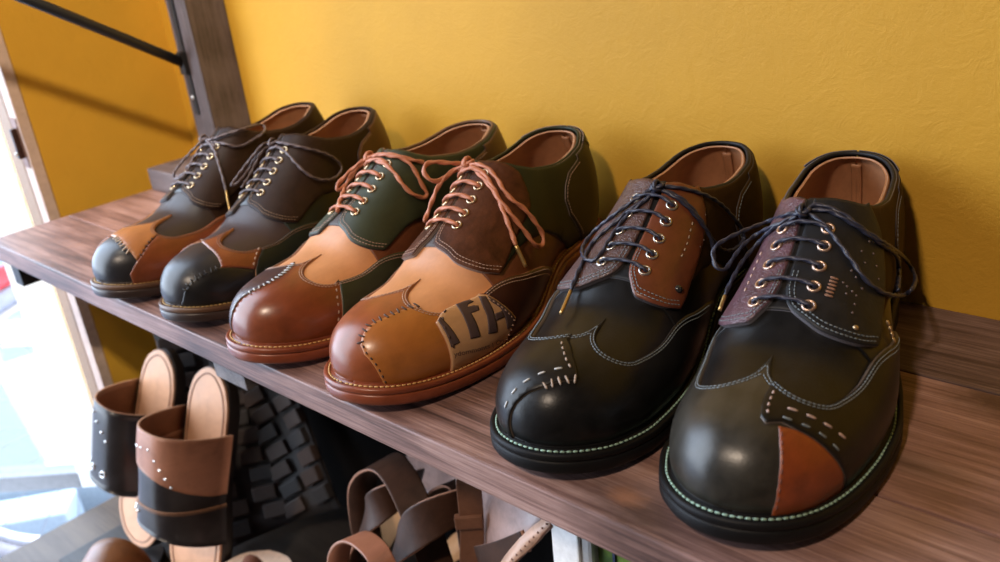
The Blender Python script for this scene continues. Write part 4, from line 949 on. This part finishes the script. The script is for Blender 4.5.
# the local y axis of the frame points away from the viewer, so the knobs stand on the -y side
fs = [(a * nz + c, (a + 1) * nz + c, (a + 1) * nz + c + 1, a * nz + c + 1) for a in range(nx - 1) for c in range(nz - 1)]
fs += [tuple(off + k for k in reversed(f)) for f in fs]
for a in range(nx - 1):
    for c in (0, nz - 1): fs.append((a * nz + c, off + a * nz + c, off + (a + 1) * nz + c, (a + 1) * nz + c))
for c in range(nz - 1):
    for a in (0, nx - 1): fs.append((a * nz + c, a * nz + c + 1, off + a * nz + c + 1, off + a * nz + c))
vs = [(x, -(0.02 - (y - .0)) if False else y, z) for x, y, z in vs]
mb.add(vs, fs); mb.build('tread_base', RUB, tt)
knob = 0
for c in range(17):
    for a in range(4):
        x = -.057 + a * .038 + (.0 if c % 2 else .006) * (1 if a % 2 else -1); z = .018 + c * .0252 + (.006 if a % 2 else 0)
        if z > .383: continue
        w, h2, tk = (.0158, .0098, .009) if a in (0, 3) else (.0152, .0094, .0085)
        cy = bend(x, 0, z)[1]
        mb = MB(); R = Matrix.Translation((x, cy, z)) @ Matrix.Rotation(-math.atan(10.0 * x) * 1.0, 4, 'Z') @ Matrix.Rotation((.14 if a < 2 else -.14), 4, 'Y')
        mb.box((-w, -tk, -h2), (w, .002, h2), 0, .0022, R); mb.build('tread_block', RUB2 if (c + a) % 3 else RUB, tt, smooth=False); knob += 1

# ---- slide sandals leaning on the tread
SAND_T = leather('sandal_tan_insole', (.62, .33, .19), .5, .12, 600, .04)
SAND_D = plain('sandal_dark_sole', (.020, .014, .012), .45)
SAND_B = leather('sandal_black_strap', (.022, .017, .017), .30, .35, 500, .15, .1)
SAND_BR = leather('sandal_brown_strap', (.34, .145, .085), .40, .22, 600, .06)
SAND_IN = leather('strap_inside_tan', (.20, .075, .03), .5, .2, 600, .06)
STUD = plain('silver_stud', (.80, .78, .76), .22, .9)
SEAM = plain('brown_groove', (.20, .085, .05), .6)
SO_S = [0, .006, .02, .045, .08, .12, .16, .19, .215, .235, .247, .252]
SO_W = [0, .016, .028, .0335, .0335, .033, .039, .0435, .0420, .033, .019, 0]
fso = pchip(np.sqrt(np.array(SO_S) / .252), SO_W)
def so_w(s): return float(fso(math.sqrt(max(s, 0) / .252))) if s < .2519 else 0.0
def sandal(label, M, straps, studs, eyelets=()):
    """local frame: x across, z up from toe to heel along the sole, -y out of the foot bed; origin at the toe end"""
    root = thing('slide_sandal', label, 'sandal', group='slide sandals leaning under the shelf'); lay(root, M)
    LS = .252
    def rng(scale, inset=0):
        t = np.linspace(0, math.pi, 40); S = [LS * (1 - math.cos(q)) / 2 for q in t]
        a = [(so_w(s) * scale, s) for s in S]; return a + [(-x, s) for x, s in a[1:-1][::-1]]
    def plate(name, sc, y0, y1, mat, z0=0):
        R = rng(sc); n = len(R); cz = LS / 2
        vs = []; 
        for k, (y, f) in enumerate(((y1, .985), (y1 + (y0 - y1) * .15, 1), (y0 - (y0 - y1) * .15, 1), (y0, .985))):
            vs += [(x * f, y, LS - (cz + (s - cz) * f * (1 - (1 - sc) * .35))) for x, s in R]
        fs = [(r * n + j, r * n + (j + 1) % n, (r + 1) * n + (j + 1) % n, (r + 1) * n + j) for r in range(3) for j in range(n)]
        fs += [tuple(range(n - 1, -1, -1)), tuple(3 * n + j for j in range(n))]
        return link(name, vs, fs, mat, root, False)
    plate('sole', 1.0, .016, .003, SAND_D); ins = plate('insole', .97, .003, 0, SAND_T)
    R = rng(.84); mb = MB(); cz = LS / 2
    mb.tube(crom([(x, -.0003, LS - (cz + (s - cz) * .94)) for x, s in R] + [(R[0][0], -.0003, LS - (cz + (R[0][1] - cz) * .94))], .004), .0007, 6); mb.build('insole_groove', SEAM, ins)
    def sp(s, f, lift=0):      # s distance from the heel, f 0..1 from left edge to right edge
        q = math.pi * (1 - f); w = so_w(s) + .003 + lift; h = .030 + .018 * max(0, min(1, (.155 - s) / .10)) + lift
        h = STRAP_H(s) + lift
        return (w * math.copysign(abs(math.cos(q)) ** .75, math.cos(q)), .004 - h * abs(math.sin(q)) ** .8, LS - s)
    def sheet(name, top, bot, mat, inner, lift=0.0, n=30, m=12):
        vs = []
        for lay_ in (lift + .0022, lift):
            for a in range(n + 1):
                f = a / n; s0, s1 = top(f), bot(f)
                for c in range(m + 1): vs.append(sp(s0 + (s1 - s0) * c / m, f, lay_))
        N = (n + 1) * (m + 1); I = lambda a, c, b=0: b * N + a * (m + 1) + c
        fs = []; fm = []
        for a in range(n):
            for c in range(m):
                fs.append((I(a, c), I(a, c + 1), I(a + 1, c + 1), I(a + 1, c))); fm.append(0)
                fs.append((I(a, c, 1), I(a + 1, c, 1), I(a + 1, c + 1, 1), I(a, c + 1, 1))); fm.append(1)
            for c in (0, m): fs.append((I(a, c), I(a + 1, c), I(a + 1, c, 1), I(a, c, 1))); fm.append(2)
        for c in range(m):
            for a in (0, n): fs.append((I(a, c), I(a, c, 1), I(a, c + 1, 1), I(a, c + 1))); fm.append(2)
        return link(name, vs, fs, [mat, inner, CUT_T], root, True, fm)
    for nm, top, bot, mat, lift in straps: sheet(nm, top, bot, mat, SAND_IN, lift)
    for s, f in studs:
        p = Vector(sp(s, f, .0030)); n = (p - Vector((0, .004, LS - s))).normalized(); Q = n.to_track_quat('Z', 'Y').to_matrix().to_4x4(); Q.translation = p
        mb = MB(); mb.lathe([(.0019, -.001), (.0017, .0006), (.0009, .0014), (0, .0016)], 10, 0, Q); mb.build('stud', STUD, root)
    for s, f in eyelets:
        p = Vector(sp(s, f, .0030)); n = (p - Vector((0, .004, LS - s))).normalized(); Q = n.to_track_quat('Z', 'Y').to_matrix().to_4x4(); Q.translation = p
        mb = MB(); mb.lathe([(.0042, -.001), (.0042, .0006), (.0034, .0010), (.0026, .0004), (.0024, -.001)], 14, 0, Q); mb.lathe([(.0026, .0000), (0, .0000)], 14, 1, Q); mb.build('strap_eyelet', [STUD, DARK], root)
    return root
def STRAP_H(s): return .070 - .10 * max(0, s - .07)
MR = frame((-.703, .0445, -.4290), (1, .02, 0), (.010, .36, 1.0))
MR = frame((-.685, .032, -.428), (.99, .12, 0), (.012, .37, 1.0)) @ Matrix.Scale(1.10, 4)
sandal('slide sandal with brown and black strap and white studs, in front', MR,
    [('black_strap', lambda f: .078 + .038 * f, lambda f: .150 + .026 * f, SAND_B, 0),
     ('brown_strap', lambda f: .052 + .010 * f, lambda f: .083 + .010 * f + .031 * max(0, min(1, (f - .25) / .7)), SAND_BR, .0016),
     ('strap_band', lambda f: .136 - .001 * f, lambda f: .139 - .001 * f, plain('seam_brown', (.11, .05, .025), .5), .0012)],
    [(.0795 - .0012 * k, .27 + k * .052) for k in range(6)] + [(.0745 + k * .0085, .54 + k * .042) for k in range(1, 5)] + [(.134, .22), (.140, .26), (.145, .31), (.145, .37), (.145, .43)])
ML = frame((-.832, .036, -.428), (.99, .12, 0), (.125, .37, 1.0)) @ Matrix.Scale(1.06, 4)
sandal('slide sandal with all black studded strap, partly hidden behind the other', ML,
    [('black_strap', lambda f: .050 + .012 * f, lambda f: .150 + .012 * f, SAND_B, 0)],
    [(.068 + k * .009, .45 + k * .045) for k in range(4)], [(.134, .26), (.135, .36), (.136, .46), (.137, .56)])

# ---- other footwear on the lower shelf
def band(name, path, nrm, width, mat, parent, thick=.0022, inner=None):
    """flat leather band along a path; nrm = direction of its width at each point"""
    P = crom(path, .006); n = len(P); NW = np.array([np.interp(np.linspace(0, 1, n), np.linspace(0, 1, len(nrm)), np.array(nrm, float)[:, k]) for k in range(3)]).T
    NW /= np.linalg.norm(NW, axis=1)[:, None]; T = np.gradient(P, axis=0); T /= np.linalg.norm(T, axis=1)[:, None] + 1e-9
    NW = NW - T * (NW * T).sum(1)[:, None]; NW /= np.linalg.norm(NW, axis=1)[:, None] + 1e-9
    O = np.cross(T, NW); vs = []
    for k in range(n):
        for a, b in ((-1, 1), (-.9, 1.0), (.9, 1.0), (1, 1), (1, -1), (-1, -1)): vs.append(P[k] + NW[k] * width / 2 * a + O[k] * thick / 2 * b)
    fs = []; fm = []
    for k in range(n - 1):
        for j in range(6):
            j2 = (j + 1) % 6; fs.append((k * 6 + j, k * 6 + j2, (k + 1) * 6 + j2, (k + 1) * 6 + j)); fm.append(1 if j in (3, 5) else 0)
    fs += [tuple(range(5, -1, -1)), tuple((n - 1) * 6 + j for j in range(6))]; fm += [1, 1]
    return link(name, vs, fs, [mat, inner or CUT_B], parent, True, fm)
STRAP = leather('dark_brown_strap', (.044, .019, .011), .48, .35, 500, .15, 0, .22)
STRAPL = leather('mid_brown_strap', (.15, .062, .032), .42, .25, 500, .12)
TANSOLE = leather('pale_tan_footbed', (.56, .31, .15), .5, .12, 600, .04)
def u3(a, b): return [a, b]
def strappy(label, org, rz, h, lean, loops):
    """tall strappy sandal: footbed with arched straps; local x across, y forward, z up"""
    r = thing('strappy_sandal', label, 'sandal', org, rz, 'strappy sandals piled on the lower shelf')
    S = np.linspace(0, math.pi, 30); ring = [(so_w(.252 * (1 - math.cos(q)) / 2), .252 * (1 - math.cos(q)) / 2 - .126) for q in S]
    ring = ring + [(-x, y) for x, y in ring[1:-1][::-1]]; n = len(ring)
    def zz(y): return lean * (.126 - y) ** 1.0
    for nm, z0, z1, m in (('sole', 0, .010, SAND_D), ('footbed', .010, .013, TANSOLE)):
        vs = [(x, y, z0 + zz(y)) for x, y in ring] + [(x, y, z1 + zz(y)) for x, y in ring]
        fs = [(k, (k + 1) % n, n + (k + 1) % n, n + k) for k in range(n)] + [tuple(range(n, 2 * n)), tuple(range(n - 1, -1, -1))]
        link(nm, vs, fs, m, r, False)
    for (y, hh, wd, tw, mt) in loops:
        w = so_w(y + .126) + .004; z0 = .012 + zz(y)
        path = [(-w, y, z0 - .004), (-w * 1.05, y + tw * .3, z0 + hh * .55), (-w * .55, y + tw * .8, z0 + hh * .95), (0, y + tw, z0 + hh), (w * .55, y + tw * .9, z0 + hh * .93), (w * 1.05, y + tw * .4, z0 + hh * .5), (w, y, z0 - .004)]
        band('strap', path, [(0, 1, .35)], wd, mt, r)
    return r
# pile seen between the tread and the picture frame
def pxpt(x, y, Y):
    """point on the plane y = Y behind picture coordinates measured on the photograph"""
    yaw, pit, roll, cx, cy, cz, f = CAM
    fw = Vector((-math.sin(yaw) * math.cos(pit), math.cos(yaw) * math.cos(pit), -math.sin(pit))); r = fw.cross(Vector((0, 0, 1))).normalized(); d = fw.cross(r)
    c, s = math.cos(roll), math.sin(roll); Rr = c * r + s * d; D = -s * r + c * d
    dr = Rr * ((x - 500) / f) + D * ((y - 281) / f) + fw; return Vector((cx, cy, cz)) + dr * ((Y - cy) / dr.y)
def pile_band(name, label, pts, width, mat, wdir=((.5, .5, .2),), extra=None, group='leather straps heaped on the lower shelf', cat='strap'):
    P = [pxpt(*p) for p in pts]
    def foot(p, q): return Vector((p.x + (p.x - q.x) * .25, p.y + (p.y - q.y) * .25, -.4465))     # the strap runs on down to the low shelf
    if pts[0][1] >= 555: P = [foot(P[0], P[1])] + P
    if pts[-1][1] >= 540: P = P + [foot(P[-1], P[-2])]
    o = P[-1].copy(); o.z = min(p.z for p in P)
    r = thing(name, label, cat, o, 0, group)
    band('strap_leather', [tuple(p - o) for p in P], wdir, width, mat, r, .0026)
    return r, o
LOW = -.45
def drop(x, y, Y): p = pxpt(x, y, Y); return p
pile = [
 ('dark brown strap looping highest in the heap under the shelf', [(372, 562, .15), (362, 500, .15), (367, 472, .15), (385, 462, .14), (402, 480, .13), (418, 515, .12), (430, 545, .115), (445, 600, .11)], .030, STRAP, ((.45, .75, .1), (.3, .9, .2), (.5, .7, -.1))),
 ('dark brown strap curving under the highest loop', [(360, 600, .12), (360, 540, .12), (372, 512, .125), (392, 497, .14), (408, 488, .16), (420, 484, .19)], .032, STRAP, ((.4, .8, -.2), (.2, .5, .9), (.1, .3, 1))),
 ('dark brown strap sweeping low across the heap', [(388, 600, .09), (393, 556, .09), (410, 533, .095), (436, 516, .11), (462, 506, .13), (480, 500, .15)], .034, STRAP, ((.5, .6, -.3), (.2, .5, .9), (.1, .4, 1))),
 ('dark brown strap arching behind the buckled strap', [(425, 535, .19), (430, 510, .19), (440, 490, .185), (455, 481, .18), (466, 488, .17), (470, 510, .165), (472, 540, .16)], .026, STRAP, ((.4, .8, .1),)),
]
for lab, pts, wd, mt, nd in pile: pile_band('leather_strap', lab, pts, wd, mt, nd)
# upright buckled strap
r, o = pile_band('buckled_strap', 'upright dark strap with a leather keeper in the middle of the heap', [(468, 478, .115), (470, 500, .115), (472, 530, .115), (474, 600, .11)], .020, STRAPL, ((.75, .66, 0),), None, None)
k0 = pxpt(469, 521, .113) - o
mb = MB(); mb.box((-.0115, -.0035, -.006), (.0115, .0035, .006), 0, .0012, Matrix.Translation(k0) @ Matrix.Rotation(.72, 4, 'Z')); mb.build('keeper', STRAPL, r, smooth=False)
# brown loop in front and the thin loop beside the tread
pile_band('leather_strap', 'reddish brown strap loop lowest in front of the heap', [(337, 600, .06), (338, 562, .06), (343, 544, .06), (355, 537, .06), (370, 545, .055), (382, 562, .05), (392, 600, .05)], .020, leather('russet_strap', (.30, .11, .055), .42, .2, 500, .1), ((.4, .8, .1),))
# pale strips seen between the straps
for lab, pts, wd in (('pale tan footbed strip under the highest strap loop', [(398, 505, .19), (388, 530, .185), (376, 556, .18), (366, 585, .18)], .022), ('pale tan footbed strip beside the buckled strap', [(466, 540, .20), (450, 552, .195), (436, 566, .19), (420, 590, .185)], .026)):
    pile_band('footbed_strip', lab, pts, wd, TANSOLE, ((.6, .2, .75),), None, 'pale footbeds in the heap', 'sandal')
# soft leather pieces standing behind the heap
def sheet_piece(name, label, cat, grid, mat, thick=.003, extra=None):
    rows = [[pxpt(*p) for p in row] for row in grid]
    rows.append([Vector((p.x + (p.x - q.x) * .15, p.y, -.4465)) for p, q in zip(rows[-1], rows[-2])]); o = rows[-1][0].copy()
    r = thing(name, label, cat, o)
    G = [crom([tuple(p - o) for p in row], .004) for row in rows]; n = min(len(g) for g in G); G = [g[np.linspace(0, len(g) - 1, n).astype(int)] for g in G]
    cols = [crom([G[k][j] for k in range(len(G))], .004) for j in range(n)]; m = min(len(c) for c in cols); cols = [c[np.linspace(0, len(c) - 1, m).astype(int)] for c in cols]
    vs = [tuple(c[k]) for c in cols for k in range(m)]; N = len(vs)
    nrm = np.cross(cols[-1][0] - cols[0][0], cols[0][-1] - cols[0][0]); nrm /= np.linalg.norm(nrm); vs += [tuple(np.array(v) + nrm * thick) for v in vs[:N]]
    fs = [(a * m + c, (a + 1) * m + c, (a + 1) * m + c + 1, a * m + c + 1) for a in range(n - 1) for c in range(m - 1)]
    fs += [tuple(N + k for k in reversed(f)) for f in fs]
    for a in range(n - 1):
        for c in (0, m - 1): fs.append((a * m + c, N + a * m + c, N + (a + 1) * m + c, (a + 1) * m + c))
    for c in range(m - 1):
        for a in (0, n - 1): fs.append((a * m + c, a * m + c + 1, N + a * m + c + 1, N + a * m + c))
    link('leather_sheet', vs, fs, mat, r, True)
    return r, o
MAUVE = leather('mauve_tan_leather', (.30, .19, .165), .38, .3, 60, .25)
sheet_piece('leather_piece', 'mauve tan leather piece standing behind the highest strap loop', 'leather', [[(405, 440, .24), (430, 452, .24), (462, 470, .24)], [(408, 470, .238), (428, 490, .235), (452, 500, .238)], [(415, 500, .235), (432, 510, .23), (440, 520, .235)]], MAUVE)
bg, o = sheet_piece('leather_bag', 'mauve and brown leather bag with a dotted trim beside the white frame', 'bag', [[(476, 470, .14), (510, 480, .125), (560, 520, .115)], [(480, 505, .13), (512, 520, .115), (538, 528, .105)], [(482, 545, .125), (500, 545, .11), (526, 540, .10)], [(486, 600, .12), (500, 590, .105), (515, 575, .095)]], MAUVE)
band('trim_strip', [tuple(pxpt(*p) - o) for p in ((552, 519, .098), (538, 532, .096), (524, 545, .090), (508, 562, .084), (490, 585, .078))], ((.3, .4, .85),), .011, leather('trim_tan', (.50, .30, .21), .42, .15, 500, .1), bg, .003)
band('dark_flap', [tuple(pxpt(*p) - o) for p in ((478, 556, .105), (500, 551, .098), (526, 541, .092))], ((.1, .1, 1),), .016, STRAP, bg, .003)
mb = MB()
for k in range(14):
    f = k / 13; p = pxpt(551 - 56 * f, 519 + 58 * f, .0960 - .0215 * f) - o; mb.lathe([(.0011, 0), (.0008, .0007), (0, .0009)], 6, 0, Matrix.Translation(p) @ Matrix.Rotation(math.pi / 2, 4, 'X'))
mb.build('trim_dots', plain('brown_dot', (.22, .10, .06), .5), bg)

# brown shoe with a round opening, bottom left, and the orange trimmed sandal
TOP = leather('warm_brown_shoe', (.17, .060, .018), .33, .25, 500, .06)
sb = thing('slip_on_shoe', 'glossy brown slip-on shoe lying at the bottom left beside the door', 'shoe', (-.775, -.02, -.4495))
vs = []; nu_, nv_ = 26, 14
def dome(u, v, s=1.0):
    q = math.pi * u; y = -.12 + .15 * v
    w = .043 * s * (math.sin(min(1, .25 + v * .9) * math.pi / 2)) ; h = .062 * s * (.35 + .65 * math.sin(min(1, .15 + v) * math.pi / 2))
    return (w * math.cos(q) * (1.0), y, .012 + h * math.sin(q) ** .85)
for t_ in (0, 1):
    for a in range(nu_ + 1):
        for c in range(nv_ + 1): p = dome(a / nu_, c / nv_, 1 - .045 * t_); vs.append(p)
N = (nu_ + 1) * (nv_ + 1); I = lambda a, c, b=0: b * N + a * (nv_ + 1) + c
fs = []
for a in range(nu_):
    for c in range(nv_): fs.append((I(a, c), I(a + 1, c), I(a + 1, c + 1), I(a, c + 1))); fs.append((I(a, c, 1), I(a, c + 1, 1), I(a + 1, c + 1, 1), I(a + 1, c, 1)))
    for c in (0, nv_): fs.append((I(a, c), I(a, c, 1), I(a + 1, c, 1), I(a + 1, c)))
link('upper', vs, fs, TOP, sb)
S = np.linspace(0, math.pi, 30); ring = [(so_w(.252 * (1 - math.cos(q)) / 2) * 1.08, .252 * (1 - math.cos(q)) / 2 - .126 + .03 - .01) for q in S]; ring = ring + [(-x, y) for x, y in ring[1:-1][::-1]]; n = len(ring)
vs = [(x, -y, 0) for x, y in ring] + [(x, -y, .013) for x, y in ring]
link('sole', vs, [(k, (k + 1) % n, n + (k + 1) % n, n + k) for k in range(n)] + [tuple(range(n, 2 * n)), tuple(range(n - 1, -1, -1))], SAND_D, sb, False)
sb.rotation_euler = (0, 0, .75)
CORAL = plain('coral_trim', (.55, .10, .035), .45)
os_ = thing('trimmed_sandal', 'pale sandal with coral trim and a thin brown loop in front of the tread', 'sandal', (-.585, .062, -.4495), .5)
S = np.linspace(0, math.pi, 30); ring = [(so_w(.252 * (1 - math.cos(q)) / 2) * 1.15, .252 * (1 - math.cos(q)) / 2 - .20) for q in S]; ring = ring + [(-x, y) for x, y in ring[1:-1][::-1]]; n = len(ring)
for nm, z0, z1, m, sc in (('sole', 0, .062, CORAL, 1.0), ('footbed', .0621, .074, plain('cream_footbed', (.78, .58, .46), .5), .96)):
    vs = [(x * sc, y * sc, z0) for x, y in ring] + [(x * sc, y * sc, z1) for x, y in ring]
    link(nm, vs, [(k, (k + 1) % n, n + (k + 1) % n, n + k) for k in range(n)] + [tuple(range(n, 2 * n)), tuple(range(n - 1, -1, -1))], m, os_, False)
band('loop', [(.004, -.012, .073), (.002, -.012, .095), (.010, -.012, .112), (.022, -.012, .113), (.032, -.012, .096), (.034, -.012, .073)], ((0, 1, .1),), .014, leather('brown_loop', (.16, .06, .035), .45, .2, 500, .1), os_, .002)

bb = slab('dark_backing', (-.80, .262, -.4495), (.30, .272, -.072), plain('backing_black', (.006, .005, .005), .9, 0, .08), .001); bb.rotation_euler = (-.06, 0, 0)  # added black sheet, stands in for the dark area under the shelf
tag(bb, 'added black backing that darkens the wall behind the strap heap', 'board')
# white frame with a green picture, bottom right
pf = thing('picture_frame', 'white picture frame with silver inner edge around a green picture', 'frame')
lay(pf, frame((.02, .085, -.4485), (1, 0, 0), (0, .03, 1)))
fl = pxpt(549.5, 543, .092).x - .02
FW, FH = .62, .424
wf = plain('white_frame_paint', (.85, .85, .86), .4)
for nm, a, b in (('frame_rail', (fl, 0, 0), (fl + .024, .016, FH)), ('frame_rail', (fl + FW - .024, 0, 0), (fl + FW, .016, FH)), ('frame_rail', (fl + .0242, 0, 0), (fl + FW - .0242, .016, .024)), ('frame_rail', (fl + .0242, 0, FH - .024), (fl + FW - .0242, .016, FH))):
    mb = MB(); mb.box(a, b, 0, .0015); mb.build(nm, wf, pf, smooth=False)
sl = plain('silver_bevel', (.42, .42, .43), .35, .4)
for a, b in (((fl + .0243, .002, .0243), (fl + .034, .015, FH - .0243)), ((fl + FW - .034, .002, .0243), (fl + FW - .0243, .015, FH - .0243))):
    mb = MB(); mb.box(a, b, 0, .003); mb.build('inner_edge', sl, pf, smooth=False)
gmat, gnt, gb_ = nodes('green_picture'); nn = noise(gnt, 22, 4, .6, coord(gnt)); rr = ramp(gnt, [(.35, (.04, .09, .012)), (.5, (.13, .21, .02)), (.65, (.26, .33, .05))]); gnt.links.new(nn.outputs['Fac'], rr.inputs['Fac']); gnt.links.new(rr.outputs['Color'], gb_.inputs['Base Color'])
mb = MB(); mb.box((fl + .0342, .009, .0243), (fl + FW - .0342, .012, FH - .0243)); mb.build('picture', gmat, pf, smooth=False)
mb = MB(); mb.box((fl + .047, .0078, .0243), (fl + .049, .0088, FH - .0243)); mb.build('picture_line', plain('dark_blue_line', (.02, .03, .08), .5), pf, smooth=False)

# ------------------------------------------------------------------ light
def area(name, loc, target, size, power, col):
    l = bpy.data.lights.new(name, 'AREA'); l.shape = 'DISK'; l.size = size; l.energy = power; l.color = col
    o = bpy.data.objects.new(name, l); COL.objects.link(o); o.location = loc
    o.rotation_euler = (Vector(target) - Vector(loc)).to_track_quat('-Z', 'Y').to_euler(); return o
def spot(name, loc, target, power, col, size=.06, angle=70, blend=.6):
    l = bpy.data.lights.new(name, 'SPOT'); l.energy = power; l.color = col; l.shadow_soft_size = size; l.spot_size = math.radians(angle); l.spot_blend = blend
    o = bpy.data.objects.new(name, l); COL.objects.link(o); o.location = loc
    o.rotation_euler = (Vector(target) - Vector(loc)).to_track_quat('-Z', 'Y').to_euler(); return o
WARM = (1, .80, .62)
spot('ceiling_spot', (.12, -1.35, 1.62), (.02, -.10, -.05), 124, WARM, .075, 52, .9)
spot('wall_spot', (-.55, -.40, 1.64), (-.66, .299, .26), 84, (1, .92, .78), .05, 33, 1.0)
spot('corner_spot', (.35, -.95, 1.60), (-.93, .20, .12), 210, (1, .86, .64), .05, 19, .6)
pl = bpy.data.lights.new('door_portal', 'AREA'); pl.shape = 'RECTANGLE'; pl.size = 1.4; pl.size_y = 1.7; pl.cycles.is_portal = True
po = bpy.data.objects.new('door_portal', pl); COL.objects.link(po); po.location = (-1.0, -.6, .40); po.rotation_euler = (0, -math.pi / 2, 0)
wd = bpy.data.worlds.new('sky'); bpy.context.scene.world = wd; wd.use_nodes = True
bgn = wd.node_tree.nodes['Background']; bgn.inputs[0].default_value = (.72, .84, 1.0, 1); bgn.inputs[1].default_value = 9.0

# ------------------------------------------------------------------ camera
yaw, pit, roll, cx, cy, cz, f = CAM
fw = Vector((-math.sin(yaw) * math.cos(pit), math.cos(yaw) * math.cos(pit), -math.sin(pit)))
r = fw.cross(Vector((0, 0, 1))).normalized(); d = fw.cross(r); c, s = math.cos(roll), math.sin(roll)
Rr = c * r + s * d; D = -s * r + c * d
cam = bpy.data.cameras.new('camera'); co = bpy.data.objects.new('camera', cam); COL.objects.link(co)
Mc = Matrix((Rr, -D, -fw)).transposed().to_4x4(); Mc.translation = Vector((cx, cy, cz)); co.matrix_world = Mc
cam.sensor_width = 36; cam.lens = f * 36 / 1000; cam.clip_start = .01; cam.clip_end = 50
cam.dof.use_dof = True; cam.dof.focus_distance = .54; cam.dof.aperture_fstop = 9.0
sc = bpy.context.scene; sc.camera = co
sc.view_settings.view_transform = 'Standard'; sc.view_settings.look = 'None'; sc.view_settings.exposure = -.12; sc.view_settings.gamma = 1
sc.view_settings.use_curve_mapping = False
